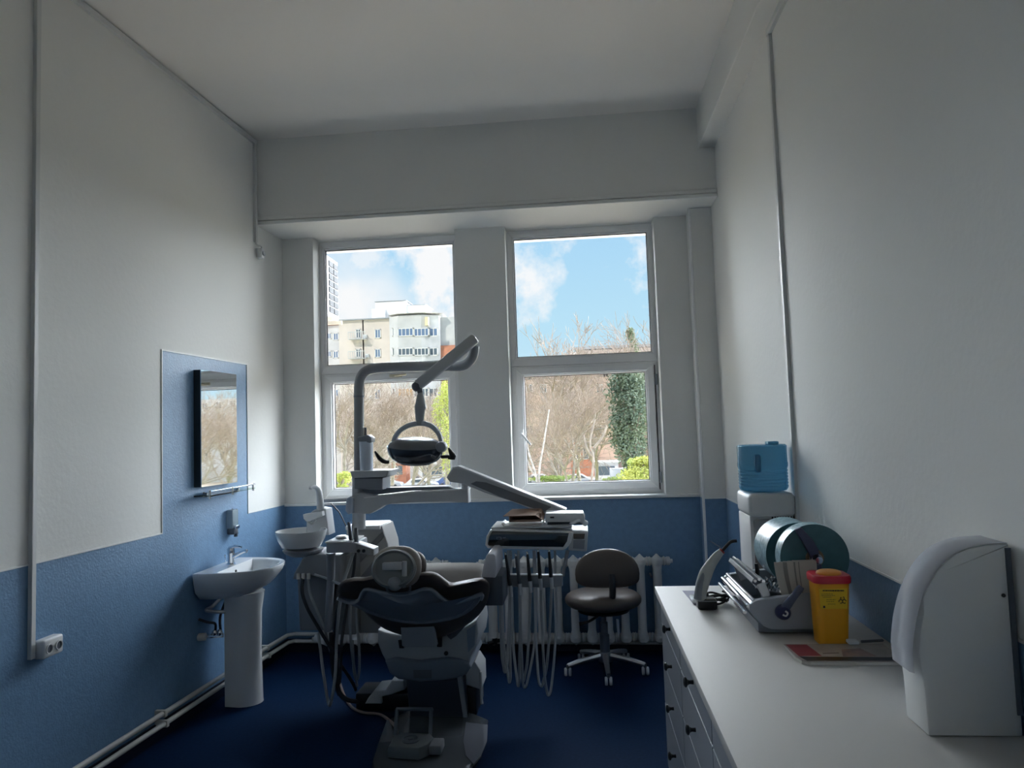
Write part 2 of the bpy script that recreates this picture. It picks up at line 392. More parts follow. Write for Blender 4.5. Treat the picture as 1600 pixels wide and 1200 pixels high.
# tall cream apartment house seen in the left window
YA = 105
r_ = root('apartment_house', 'tall cream apartment house with enclosed balconies and rooftop rooms, seen through the left window', 'building', (U(620, 700, YA).x, YA + 8, GZ))
o = B(); 
for u0, v0, u1 in ((531, 499, 568), (568, 496, 618)): x0, z0, x1, z1 = px(u0, v0, u1, 600, YA); o.box((x0, YA, GZ), (x1, YA + 14, z1))
o.build('wall', cream, r_, smooth=False)
x0, z0, x1, z1 = px(612, 493, 686, 600, YA)
poly = [(x0, YA + 10), (x0, YA - .6), (x0 + 1.6, YA - 1.6), (x1 - 2.4, YA - 1.6), (x1, YA - .2), (x1, YA + 10)]
B().prism(poly, 'Z', GZ, z1).build('balcony_tower', greyr, r_, smooth=False)
xa, za, xb, zb = px(684, 493, 716, 538, YA)
B().box((xa, YA + 1, GZ), (xb + 3, YA + 12, zb)).build('side_wall', greyr, r_, smooth=False)
xa, za, xb, zb = px(688, 538, 716, 570, YA); B().box((xa, YA + .6, GZ), (xb + 3, YA + 1, zb)).build('brick_panel', brick, r_, smooth=False)
o = B(); blk(o, 587, 470, 633, 500, YA + 3, 5); blk(o, 632, 476, 664, 500, YA + 4, 5); blk(o, 581, 482, 600, 500, YA + 2, 4); o.build('rooftop_room', whiter, r_, smooth=False)
o = B(); blk(o, 585, 469, 635, 471, YA + 2.8, 5.5); blk(o, 631, 475, 666, 477, YA + 3.8, 5.5); blk(o, 529, 497, 612, 499.5, YA - .5, 12); o.build('roof_edge', roofm, r_, smooth=False)
x0, z0, x1, z1 = px(610, 490, 690, 494, YA)
B().prism([(x0, YA + 10), (x0 - .2, YA - .9), (x0 + 1.6, YA - 2.1), (x1 - 2.4, YA - 2.1), (x1 + .3, YA - .5), (x1, YA + 10)], 'Z', z0, z1).build('tower_roof', whiter, r_, smooth=False)
xa, za, xb, zb = px(668, 497, 686, 511, YA); B().box((xa, YA - 1.75, za), (xb - 1.3, YA - .3, zb)).build('yellow_panel', yellr, r_, smooth=False)
for row, (va, vb) in enumerate(((512, 526), (543, 556), (574, 587), (606, 621), (638, 655), (672, 687))):
    for k, (ua, ub) in enumerate(((613, 621), (622, 646), (647, 670), (671, 684))):
        yy = YA - (1.0 if k == 0 else 1.62 if k < 3 else 1.0)
        wnd(r_, ua, va, ub, vb, yy, whiter, winblue if row == 0 else (curt if (row == 3 and k == 1) else wingr), 2 if k in (0, 3) else 4)
    for ua, ub in ((556, 564), (586, 595)): wnd(r_, ua, va + 2, ub, vb + 3, YA, whiter, wingr if ua < 570 else winblue, 2)
    x0, z0, x1, z1 = px(548, vb + 4, 574, vb + 6, YA); o = B().box((x0, YA - 1.2, z0), (x1, YA, z1))
    for i in range(9): xx = x0 + (x1 - x0) * i / 8; o.box((xx - .03, YA - 1.2, z1), (xx + .03, YA - 1.14, z1 + 1.0))
    o.box((x0, YA - 1.22, z1 + .95), (x1, YA - 1.12, z1 + 1.05)).build('balcony', railm, r_, smooth=False)
    if row < 4:
        x0, z0, x1, z1 = px(568 + row * 3, vb - 3, 574 + row * 3, vb + 3, YA); B().box((x0, YA - .4, z0), (x1, YA, z1), .05).build('air_conditioner', whiter, r_, smooth=False)
# neighbour on its left
YB = 118
r_ = root('low_apartment_house', 'narrow pale house with small blue windows, beside the tall cream house', 'building', (U(515, 700, YB).x, YB + 5, GZ))
x0, z0, x1, z1 = px(495, 508, 533, 600, YB); B().box((x0, YB, GZ), (x1, YB + 10, z1)).build('wall', greyr, r_, smooth=False)
x0, z0, x1, z1 = px(493, 505, 534, 509, YB); B().box((x0, YB - .6, z0), (x1, YB + 10, z1)).build('roof', brick, r_, smooth=False)
for v in (520, 548, 576, 608, 640): wnd(r_, 521, v, 529, v + 12, YB, whiter, winblue); wnd(r_, 511, v, 518, v + 10, YB, whiter, winblue)
# long pink house behind the trees of the right window
YC = 112
r_ = root('pink_apartment_house', 'long pink four storey house behind bare trees, seen through the right window', 'building', (U(880, 700, YC).x, YC + 6, GZ))
x0, z0, x1, z1 = px(780, 588, 960, 640, YC); B().box((x0, YC, GZ), (x1, YC + 11, z1)).build('wall', pinkr, r_, smooth=False)
x0, z0, x1, z1 = px(778, 584, 962, 589, YC); B().box((x0, YC - .8, z0), (x1, YC + 11, z1)).build('roof', roofm, r_, smooth=False)
for v in (600, 632, 664):
    for u in range(800, 950, 22): wnd(r_, u, v, u + 10, v + 14, YC, whiter, wingr)
x0, z0, x1, z1 = px(892, 686, 926, 716, YC); o = B().box((x0, YC - 1.5, GZ), (x1, YC, z1)).build('shop_front', brick, r_, smooth=False)
for u in (899, 911): wnd(r_, u, 692, u + 8, 718, YC - 1.5, whiter, wingr, 1)
YD = 128
r_ = root('flat_roofed_house', 'pale pink house with a wide grey roof edge, above the right window transom', 'building', (U(960, 700, YD).x, YD + 6, GZ))
x0, z0, x1, z1 = px(908, 542, 1040, 600, YD); B().box((x0, YD, GZ), (x1, YD + 12, z1)).build('wall', mat('pale_pink_render', (.74, .62, .56), .85, var=.05), r_, smooth=False)
x0, z0, x1, z1 = px(893, 549, 912, 600, YD); B().box((x0, YD + 1, GZ), (x1, YD + 9, z1)).build('side_wall', whiter, r_, smooth=False)
o = B(); x0, z0, x1, z1 = px(899, 541, 1042, 543.5, YD); o.box((x0, YD - 1.2, z0), (x1, YD + 12, z1)); x0, z0, x1, z1 = px(934, 534, 1042, 541, YD); o.box((x0, YD + 4, z0), (x1, YD + 10, z1)); o.build('roof', roofm, r_, smooth=False)
for v in (556, 590, 624, 656):
    for u in range(915, 1035, 20): wnd(r_, u, v, u + 9, v + 12, YD, whiter, wingr)
r_ = root('terraced_house', 'long cream terrace beyond the right window pier', 'building', (U(1230, 700, 118).x, 122, GZ))
x0, z0, x1, z1 = px(1046, 596, 1412, 640, 118); B().box((x0, 118, GZ), (x1, 128, z1)).build('wall', cream, r_, smooth=False)
x0, z0, x1, z1 = px(1044, 591, 1414, 597, 118); B().box((x0, 117.2, z0), (x1, 128, z1)).build('roof', roofm, r_, smooth=False)
for v in (606, 636, 666):
    for u in range(1056, 1400, 24): wnd(r_, u, v, u + 10, v + 14, 118, whiter, wingr)
# peach house between the two, behind the middle pier and the lamp
YE = 122
r_ = root('peach_apartment_house', 'peach coloured house behind bare trees, right of the tall cream house', 'building', (U(750, 700, YE).x, YE + 6, GZ))
x0, z0, x1, z1 = px(700, 575, 782, 640, YE); B().box((x0, YE, GZ), (x1, YE + 11, z1)).build('wall', cream, r_, smooth=False)
x0, z0, x1, z1 = px(698, 571, 784, 576, YE); B().box((x0, YE - .8, z0), (x1, YE + 11, z1)).build('roof', brick, r_, smooth=False)
for v in (592, 622, 652):
    for u in range(704, 776, 20): wnd(r_, u, v, u + 10, v + 13, YE, whiter, wingr)
# red and white kiosks at street level
for nm, lab, u0, u1, vt, mm, y in (('kiosk', 'small red street kiosk below the tall cream house', 612, 634, 722, brick, 98), ('kiosk', 'white street kiosk with a dark window below the tall cream house', 655, 696, 724, whiter, 98),
                                ('kiosk', 'white roadside cabin behind the bare trees of the right window', 930, 966, 722, whiter, 98)):
    xa, za, xb, zb = px(u0, vt, u1, 745, y); r_ = root(nm, lab, 'kiosk', ((xa + xb) / 2, y, GZ + .16))
    B().box((xa, y, GZ + .16), (xb, y + 2.4, zb)).build('body', mm, r_, smooth=False); B().box((xa - .3, y - .6, zb), (xb + .3, y + 2.6, zb + .18)).build('roof', whiter, r_, smooth=False)
    B().box((xa + .5, y - .05, zb - 1.7), (xb - .5, y + .02, zb - .5)).build('shop_window', wingr, r_, smooth=False)
# cars along the street
tyre = mat('tyre_rubber', (.02, .02, .02), .8)
def car(x, y, colr, nm, lab, van=False, ln=4.3):
    r_ = root(nm, lab, 'van' if van else 'car', (x, y, GZ + .04)); w2 = .85; z = GZ + .04; h = 1.95 if van else 1.45
    if van: pr = [(-ln / 2, .35), (-ln / 2, h), (ln * .28, h), (ln * .40, 1.1), (ln / 2, .95), (ln / 2, .35)]
    else: pr = [(-ln / 2, .32), (-ln / 2, .85), (-ln * .42, .95), (-ln * .30, 1.40), (ln * .08, h), (ln * .25, .98), (ln * .47, .82), (ln / 2, .6), (ln / 2, .32)]
    B().prism([(x + a, z + c) for a, c in pr], 'Y', y - w2, y + w2, .06, 2).build('body', mat(nm + colr, {'white': (.75, .75, .76), 'silver': (.5, .52, .55), 'red': (.4, .05, .04), 'blue': (.06, .12, .3)}[colr], .3, coat=.5), r_)
    g = [(-ln * .27, 1.0), (-ln * .24, 1.32), (ln * .06, 1.36), (ln * .19, 1.0)] if not van else [(ln * .10, 1.05), (ln * .10, 1.7), (ln * .29, 1.7), (ln * .36, 1.1)]
    B().prism([(x + a, z + c) for a, c in g], 'Y', y - w2 - .01, y + w2 + .01).build('side_window', wingr, r_, smooth=False)
    for sx_ in (-.31, .31):
        for sy_ in (-1, 1): B().lathe((x + ln * sx_, y + sy_ * (w2 - .08), z + .31), [(.18, -.1), (.31, -.1), (.31, .1), (.18, .1)], 14, 'Y').build('wheel', tyre, r_)
for u, y, c_, lab in ((604, 95, 'silver', 'silver car parked at the kerb left of the dark lamp head'), (658, 92, 'white', 'white car on the street below the dark lamp head'), (708, 95, 'blue', 'blue car on the street at the left window corner'),
                      (845, 94, 'silver', 'silver car behind the trunks at the left of the right window'), (905, 92, 'white', 'white car parked by the lawn in the right window')):
    car(U(u, 745, y).x, y, c_, 'car', lab)
car(U(985, 745, 94).x, 94, 'white', 'van', 'white delivery van behind the yellow bush', True, 5.2)
r_ = root('long_grey_house', 'long pale house far to the right, seen only in the wall mirror', 'building', (U(1650, 700, 115).x, 120, GZ))
x0, z0, x1, z1 = px(1420, 560, 1900, 640, 115); B().box((x0, 115, GZ), (x1, 126, z1)).build('wall', greyr, r_, smooth=False)
for v in (575, 605, 635, 665):
    for u in range(1430, 1890, 30): wnd(r_, u, v, u + 12, v + 14, 115, whiter, wingr)
# street lamp post
p = U(930, 700, 88)
B().tube([(p.x, 88, GZ), (p.x, 88, GZ + 5.2), (p.x + .2, 88, GZ + 5.6), (p.x + 1.2, 88, GZ + 5.7)], [.09, .06, .05, .05], 8, 3).build('street_lamp', greyp, label='slim grey street lamp post between the white cabin and the lawn', cat='lamp post')
# bare trees
barkm = mat('pale_bark', (.46, .40, .35), .9, var=.25, vscale=3)
twigm = mat('budding_twigs', (.44, .355, .295), .9, var=.25, vscale=2)
birch = mat('birch_bark', (.72, .70, .66), .8, col2=(.35, .33, .31), vscale=5)
def treemesh(seed, h, lean=.0, depth=6):
    rnd = random.Random(seed); T = B(); W = B()
    def grow(p, d, ln, r, lv):
        n = 3; pts = [p]
        for i in range(n):
            d = (d + Vector((rnd.uniform(-.16, .16), rnd.uniform(-.16, .16), rnd.uniform(-.02, .12)))).normalized()
            p = p + d * ln / n; pts.append(p)
        (T if lv < 3 else W).tube(pts, [r, r * .62], 5 if lv < 3 else 3, caps=False)
        if lv >= depth: return
        k = 4 if lv < 3 else 3
        for i in range(k):
            t = rnd.uniform(.45, 1); q = pts[0].lerp(pts[-1], t) if i else pts[-1]
            a = rnd.uniform(0, 6.28); s_ = rnd.uniform(.45, .85) if i else rnd.uniform(.1, .3)
            o_ = d.orthogonal().normalized(); o_ = Matrix.Rotation(a, 3, d) @ o_
            grow(q, (d + o_ * s_ * 1.2).normalized(), ln * rnd.uniform(.62, .82), max(r * .58, .012), lv + 1)
    grow(Vector((0, 0, 0)), Vector((lean, 0, 1)).normalized(), h * .30, h * .016, 0)
    def me(bb, nm, mt):
        mm = bpy.data.meshes.new(nm); mm.from_pydata(bb.v, [], bb.f); mm.materials.append(mt); return mm
    return me(T, 'trunk', barkm), me(W, 'twigs', twigm)
TM = [treemesh(3 + i, 10, (.0, .05, -.06, .08)[i]) for i in range(4)]
def tree(u, y, vtop, seed, lab, group=None, bark=None):
    p = U(u, 700, y); h = U(u, vtop, y).z - GZ; s_ = h / 9.2; k = seed % 4
    o = bpy.data.objects.new('bare_tree', TM[k][0]); COL.objects.link(o)
    o.location = (p.x, y, GZ); o.scale = (s_,) * 3; o.rotation_euler = (0, 0, seed * 1.7)
    tag(o, lab, 'tree', group)
    t = bpy.data.objects.new('twigs', TM[k][1]); COL.objects.link(t); t.parent = o
G = 'bare trees on the lawn between the house and the street'
for u, y, vt, sd, lab in ((852, 62, 478, 1, 'bare tree with a wide round crown rising above the transom of the right window'),
                          (540, 60, 585, 2, 'bare tree at the left edge of the left window'), (585, 66, 592, 3, 'bare tree behind the paper cup dispenser'),
                          (632, 56, 600, 5, 'bare tree behind the dark lamp head'), (668, 70, 590, 6, 'bare tree right of the hanging lamp stem'),
                          (728, 60, 585, 8, 'bare tree behind the middle window pier'), (790, 54, 580, 9, 'bare tree at the left edge of the right window'),
                          (885, 50, 588, 10, 'bare tree with crossing boughs in the middle of the right window'), (925, 66, 578, 11, 'bare tree left of the dark evergreen'),
                          (560, 78, 588, 13, 'slim bare tree far back behind the left window'), (610, 80, 596, 14, 'far bare tree below the brick panel of the cream house'),
                          (815, 76, 570, 15, 'far bare tree behind the left casement edge of the right window'), (905, 80, 566, 4, 'far bare tree in front of the red shop front'),
                          (1050, 60, 500, 7, 'bare tree behind the right window pier')):
    tree(u, y, vt, sd, lab)
for u, y, vt, sd in ((1120, 58, 560, 31), (1210, 70, 560, 32), (1300, 56, 570, 33), (1390, 66, 560, 34), (1480, 52, 560, 21), (1550, 60, 570, 22), (1620, 50, 560, 23), (1690, 62, 540, 24), (1760, 54, 560, 25), (1840, 64, 550, 26), (1580, 78, 560, 27), (1720, 78, 560, 28)):
    tree(u, y, vt, sd, 'bare tree far to the right of the windows, seen at most in the wall mirror', 'trees beyond the right wall')
# birch stems close to the window
def stems(nm, lab, P, mt, r=.07):
    o = B()
    for pts in P: o.tube([U(*q) for q in pts], [r, r * .6], 7, 4)
    return o.build(nm, mt, label=lab, cat='tree')
stems('birch_sapling', 'white forked birch stems crossing the lower left corner of the right window', [[(845, 800, 30), (838, 745, 30), (824, 700, 30), (818, 640, 30)], [(850, 800, 30), (842, 745, 30), (850, 690, 30), (858, 640, 30)], [(838, 745, 30), (828, 730, 30), (822, 712, 30)]], birch, .05)
stems('sapling', 'grey crooked sapling in front of the white roadside cabin', [[(920, 800, 36), (925, 745, 36), (927, 715, 36), (922, 690, 36), (930, 655, 36)], [(926, 712, 36), (917, 700, 36), (912, 680, 36)], [(927, 700, 36), (940, 685, 36), (948, 665, 36)]], barkm, .07)
# leafy plants: crowns of small leaf blades round a few boughs
def leafy(nm, lab, cat, c, rad, n, mt, size, seed, trunk=None, cone=False, blobs=9):
    rnd = random.Random(seed); vs = []; fs = []; cs = []
    for i in range(blobs):
        a = rnd.uniform(0, 6.28); t = rnd.random(); k = (1 - t) if cone else math.sin(math.pi * (.12 + .8 * t))
        rr = rnd.uniform(.2, .75) * k
        cs.append((c[0] + rad[0] * rr * math.cos(a), c[1] + rad[1] * rr * math.sin(a), c[2] + rad[2] * (2 * t - 1) * .8, .28 + .25 * k))
    for i in range(n):
        b_ = rnd.choice(cs); d = Vector((rnd.gauss(0, 1), rnd.gauss(0, 1), rnd.gauss(0, 1))).normalized() * (rnd.random() ** .4) * b_[3]
        p = Vector((b_[0] + d.x * rad[0], b_[1] + d.y * rad[1], b_[2] + d.z * rad[2] * .7))
        a = Vector((rnd.gauss(0, 1), rnd.gauss(0, 1), rnd.gauss(0, 1))).normalized(); q = a.orthogonal().normalized() * size * .4; a = a * size
        k = len(vs); vs += [p, p + a * .5 + q, p + a, p + a * .5 - q]; fs.append((k, k + 1, k + 2, k + 3))
    r_ = root(nm, lab, cat, (c[0], c[1], GZ))
    o = B().add(vs, fs); me = bpy.data.meshes.new('foliage'); me.from_pydata(o.v, [], o.f); me.materials.append(mt)
    f = bpy.data.objects.new('foliage', me); COL.objects.link(f); f.parent = r_; me.transform(chain(r_).inverted()); f['kind'] = 'stuff'
    bb = B()
    for (x, y, z, k) in cs: bb.tube([(c[0], c[1], c[2] - rad[2] * .9), ((c[0] + x) / 2, (c[1] + y) / 2, (c[2] - rad[2] + z) / 2 + rad[2] * .2), (x, y, z)], [.12, .03], 5, 3)
    bb.tube([(c[0], c[1], GZ), (c[0], c[1], c[2] - rad[2] * .5)], .16, 7)
    bb.build('trunk', barkm, r_)
    return r_
everg = mat('evergreen_needles', (.12, .17, .12), .8, col2=(.24, .29, .18), vscale=.6)
yel = mat('yellow_green_leaves', (.62, .62, .16), .8, col2=(.45, .52, .14), vscale=1.5)
lite = mat('young_green_leaves', (.36, .48, .14), .8, col2=(.5, .54, .2), vscale=1.5)
c = U(985, 655, 48); leafy('evergreen_tree', 'tall dark evergreen filling the right part of the right window', 'tree', c, (2.0, 1.9, 4.1), 9000, everg, .20, 1, blobs=26)
c = U(1003, 738, 34); leafy('flowering_bush', 'yellow green bush at the lower right corner of the right window', 'bush', c, (1.1, 1.0, .75), 3500, yel, .10, 2)
c = U(697, 668, 50); leafy('leafing_tree', 'yellow green tree in new leaf at the right edge of the left window', 'tree', c, (1.0, 1.2, 3.4), 4000, yel, .11, 3, blobs=14)
c = U(532, 752, 34); leafy('flowering_bush', 'yellow green bush at the lower left corner of the left window', 'bush', c, (.75, .8, .55), 2600, yel, .09, 4)
c = U(1745, 640, 46); leafy('leafing_tree', 'yellow green tree seen only as a reflection in the wall mirror', 'tree', c, (2.2, 2.0, 4.2), 6000, yel, .14, 8, blobs=16)
c = U(985, 540, 90); leafy('pointed_conifer', 'thin pointed conifer in front of the flat roofed house', 'tree', c, (1.5, 1.3, 2.6), 1100, mat('olive_needles', (.22, .26, .15), .8), .26, 5, cone=True, blobs=16)
c = U(862, 752, 50); leafy('low_shrub', 'low green shrub at the foot of the trunks in the right window', 'bush', c, (2.2, .8, .45), 2600, lite, .12, 6)
c = U(960, 755, 52); leafy('low_shrub', 'low green shrub in front of the white roadside cabin', 'bush', c, (1.6, .8, .5), 2000, lite, .12, 7)
# air conditioner on the outer wall beside the left window
r_ = root('air_conditioner_unit', 'white outdoor air conditioner unit with square vent grid, hung outside the left window', 'air conditioner', (-2.35, 6.15, 2.6))
B().box((-2.60, 5.98, 2.63), (-2.14, 6.28, 3.17), .012).build('casing', mat('grey_white_casing', (.6, .6, .62), .5), r_)
o = B()
for i in range(8):
    for j in range(2):
        z = 2.68 + i * .058; y = 6.03 + j * .115; o.box((-2.143, y, z), (-2.132, y + .10, z + .046))
o.build('vent', mat('vent_dark', (.010, .010, .012), .6), r_, smooth=False)
o = B()
for y in (6.0, 6.24): o.box((-2.62, y - .015, 2.60), (-2.10, y + .015, 2.63))
o.box((-2.48, 5.645, 2.58), (-2.44, 6.28, 2.62)); o.build('bracket', mat('bracket_beige', (.6, .52, .42), .6), r_, smooth=False)
# ------------------------------------------------------------------ surface conduits, sockets, pipes
cond = mat('white_conduit_plastic', (.66, .67, .66), .45)
def wallL(y, out=0.0, z=0.0): return (XL(y) + out, y, z)
def conduitL(nm, segs, lab, d=.018, hw=.013):
    o = B()
    for (ya, za), (yb, zb) in segs:
        if abs(ya - yb) < 1e-6: o.box((XL(ya) - .002, ya - hw, min(za, zb)), (XL(ya) + d, ya + hw, max(za, zb)), .002, 1)
        else:
            o.add([(XL(y) + q, y, z) for q in (0, d) for y, z in ((ya, za - hw), (yb, zb - hw), (yb, zb + hw), (ya, za + hw))],
                  [(0, 1, 2, 3), (4, 5, 6, 7), (0, 1, 5, 4), (1, 2, 6, 5), (2, 3, 7, 6), (3, 0, 4, 7)])
    return o.build(nm, cond, smooth=False, label=lab, cat='conduit')
conduitL('cable_conduit', [((2.925, ZC), (2.925, .70))], 'white vertical cable duct on the left wall down to the double socket')
o = B()
o.add([(XL(y) + q, y, z) for q in (0, .02) for y, z in ((YF, ZC - .042), (4.935, ZC - .042), (4.935, ZC - .012), (YF, ZC - .012))], [(0, 1, 2, 3), (4, 5, 6, 7), (0, 1, 5, 4), (1, 2, 6, 5), (2, 3, 7, 6), (3, 0, 4, 7)])
o.box((XL(4.92), 4.907, 3.01), (XL(4.92) + .02, 4.935, ZC - .012), .002, 1)
o.build('cable_conduit', cond, smooth=False, label='white cable duct under the ceiling of the left wall, turning down beside the beam', cat='conduit')
o = B().box((XR - .016, 3.455, 0), (XR + .002, 3.485, 3.47), .002, 1)
o.build('cable_conduit', cond, smooth=False, label='white vertical cable duct on the right wall behind the water cooler', cat='conduit')
o = B().box((XR - .02, YF + .01, 3.455), (XR + .002, 3.485, 3.49), .002, 1)
o.build('cable_conduit', cond, smooth=False, label='white cable duct running along the foot of the right ceiling beam', cat='conduit')
def socket_face(par, c, nx, r=.021):            # round recessed socket facing +x
    x, y, z = c
    B().lathe((x, y, z), [(r * .78, 0), (r, .002), (r, .006), (r * .80, .006), (r * .74, -.004), (0.001, -.004)], 20, 'X').build('socket_ring', white, par)
    B().lathe((x + .001, y, z), [(.0005, 0), (r * .76, 0), (r * .76, .0012), (.0005, .0012)], 16, 'X').build('socket_well', greyd, par)
r_ = root('double_socket', 'white double wall socket on the left wall at the foot of the cable duct', 'socket', (XL(3.0), 3.0, .68))
x = XL(3.02)
B().box((x - .006, 2.945, .690), (x + .045, 3.065, .770), .010, 3).build('housing', white, r_)
socket_face(r_, (x + .045, 2.975, .728), 1); socket_face(r_, (x + .045, 3.032, .728), 1)
r_ = root('wall_socket', 'small white wall socket high in the corner by the left pier', 'socket', (XL(4.95), 4.95, 2.89))
x = XL(4.975)
B().box((x - .004, 4.945, 2.905), (x + .04, 4.995, 2.975), .008).build('housing', white, r_)
B().tube([(XL(4.92) + .01, 4.92, 3.015), (XL(4.94) + .012, 4.93, 3.0), (x + .03, 4.965, 2.99), (x + .022, 4.972, 2.972)], .005, 8, 6).build('cable', cond, r_)
B().lathe((x + .04, 4.97, 2.94), [(.014, 0), (.018, .002), (.018, .010), (.012, .014), (.001, .014)], 16, 'X').build('plug', offw, r_)
# two heating pipes round the room
def pipes(nm, zz, off, lab):
    P = [(XL(YF) + off, YF + .02, zz + .004), (XL(5.0) + off, 5.0, zz), (XL(5.24) + off + .015, 5.24, zz + .005), (-2.18, 5.30 - off * .2, zz), (-1.98, 5.30, zz - .006), (.60, 5.30, zz - .03)]
    o = B().tube(P, .0135, 12); r_ = o.build(nm, pipew, label=lab, cat='pipe', group='heating pipes along the foot of the walls')
    for y in (3.78, 4.95):
        B().box((XL(y), y - .012, zz - .018), (XL(y) + off + .018, y + .012, zz + .018), .004).build('bracket', pipew, r_)
    return r_
pipes('heating_pipe', .150, .045, 'upper cream heating pipe along the foot of the walls')
pipes('heating_pipe', .098, .055, 'lower cream heating pipe along the foot of the walls')
# ------------------------------------------------------------------ cast iron radiators
def rad_column(x, y, z0, z1):
    o = B(); zc0 = z0 + .05; zc1 = z1 - .05
    for dy in (-.045, .045):
        o.loft([[(x + a, y + dy + c, z) for a, c in ellipse(wx, wy, 12)] for z, wx, wy in ((zc0 - .01, .034, .022), (zc0 + .06, .027, .02), ((z0 + z1) / 2, .027, .02), (zc1 - .06, .027, .02), (zc1 + .01, .034, .022))])
    for zc, s_ in ((zc0, -1), (zc1, 1)):
        o.loft([[(x + a, y + c, zc + h) for a, c in ellipse(wx, wy, 16, .8)] for h, wx, wy in ((-.045 * s_, .030, .055), (-.01 * s_, .040, .075), (.018 * s_, .036, .070), (.036 * s_, .018, .03), (.05 * s_, .006, .012))])
        o.lathe((x, y, zc), [(.028, -.059), (.034, -.05), (.026, -.04), (.026, .04), (.034, .05), (.028, .059)], 14, 'X')
    return o
def radiator(lab, x0, n, pitch, y=5.245, z0=.075, z1=.70):
    r_ = root('radiator', lab, 'radiator', (x0 + pitch * (n - 1) / 2, y, 0), 'cast iron radiators under the windows')
    f = rad_column(x0, y, z0, z1).build('column', radw, r_)
    for i in range(1, n):
        c = f.copy(); COL.objects.link(c); c.location.x += i * pitch
    xe = x0 + pitch * (n - 1)
    for xx, s_ in ((xe, 1), (x0, -1)):
        for zc in (z0 + .05, z1 - .05):
            B().lathe((xx + s_ * .06, y, zc), [(.024, 0), (.030, s_ * .008), (.030, s_ * .03), (.014, s_ * .035), (.014, s_ * .05), (.001, s_ * .05)], 14, 'X').build('end_plug', radw, r_)
    B().tube([(xe - .04, YW, z1 - .16), (xe - .04, y, z1 - .16)], .008, 8).tube([(x0 + .04, YW, z1 - .16), (x0 + .04, y, z1 - .16)], .008, 8).build('wall_hook', greyp, r_)
    return r_
radiator('white cast iron radiator behind the stool, under the right window', -.69, 11, .1175)
radiator('white cast iron radiator behind the dental chair, under the left window', -1.92, 8, .1175)
B().tube([(-.60, 5.20, .125), (-.66, 5.19, .12), (-.72, 5.16, .11)], .012, 8).lathe((-.68, 5.19, .12), [(.001, -.02), (.022, -.02), (.022, .02), (.001, .02)], 12, 'Z').build('radiator_valve', black, label='small black valve at the lower left end of the radiator behind the hoses', cat='valve')
# ------------------------------------------------------------------ pedestal basin
yb0, yb1 = 4.10, 4.66; yc = 4.385; xw = XL(yc) + .004; zt = .822
r_ = root('pedestal_basin', 'white ceramic wash basin on a pedestal against the blue left wall', 'basin', (xw + .2, yc, 0))
def basin_ring(prot, half, z, flat=.0, n=32, x0=0.0):
    pts = []
    for i in range(n + 1):
        a = -math.pi / 2 + math.pi * i / n
        cx = math.copysign(abs(math.cos(a)) ** .72, math.cos(a)) if abs(math.cos(a)) > 1e-9 else 0; sy_ = math.copysign(abs(math.sin(a)) ** .85, math.sin(a))
        pts.append((xw + x0 + prot * cx, yc + half * sy_, z))
    return pts
o = B()
R_ = [basin_ring(*q) for q in ((.20, .13, zt - .175, 0), (.26, .20, zt - .165, 0), (.34, .255, zt - .115, 0), (.395, .275, zt - .05, 0), (.415, .282, zt - .012, 0), (.412, .280, zt, 0))]
inn = []
for pr, hf, z, x0 in ((.265, .235, zt - .001, .125), (.25, .22, zt - .012, .13), (.225, .195, zt - .06, .14), (.16, .14, zt - .105, .16), (.05, .045, zt - .12, .20)):
    inn.append(basin_ring(pr, hf, z, 0, 32, x0))
o.loft(R_ + inn, cap0=True, cap1=True)
o.build('basin', ceram, r_, ang=60)
B().lathe((xw + .225, yc, zt - .119), [(.001, 0), (.02, 0), (.022, .003), (.018, .004), (.001, .002)], 16).build('drain', chrome, r_)
B().lathe((xw + .135, yc - .02, zt - .035), [(.001, 0), (.010, 0), (.010, .004), (.001, .004)], 12, 'X').build('overflow_hole', black, r_)
o = B(); px0 = -2.115; py0 = 4.36
o.loft([[(px0 + a * 1.0, py0 + c, z) for a, c in [(-.09, .085), (-.09, -.085)] + [(.105 * math.sin(t) * k - .0, -.095 * math.cos(t) * k) for t in [math.pi * i / 14 for i in range(15)]]] for z, k in ((0.0, 1.02), (.02, 1.0), (.3, .93), (.55, .98), (.665, 1.15))])
o.build('pedestal', ceram, r_, ang=40)
# mixer tap
r_ = root('mixer_tap', 'chrome single lever mixer tap on the pedestal basin', 'tap', (xw + .09, yc + .02, zt))
tx, ty = xw + .085, yc + .02
B().lathe((tx, ty, zt - .002), [(.001, 0), (.027, 0), (.027, .006), (.021, .014), (.020, .06), (.023, .07), (.021, .09), (.001, .096)], 18).build('tap_body', chrome, r_)
B().tube([(tx + .01, ty, zt + .045), (tx + .05, ty - .01, zt + .065), (tx + .10, ty - .02, zt + .085), (tx + .115, ty - .022, zt + .082)], [.013, .011, .010, .011], 10, 5).build('spout', chrome, r_)
B().tube([(tx - .01, ty, zt + .10), (tx + .03, ty - .008, zt + .112), (tx + .075, ty - .014, zt + .108)], [.012, .009, .006], 10, 5).lathe((tx, ty, zt + .088), [(.001, 0), (.022, 0), (.020, .014), (.001, .020)], 16).build('lever', chrome, r_)
B().tube([(tx - .03, ty - .01, zt + .002), (tx - .034, ty - .012, zt + .055)], .003, 6).ell((tx - .034, ty - .012, zt + .058), (.006, .006, .006), 8, 6).build('pop_up_rod', chrome, r_)
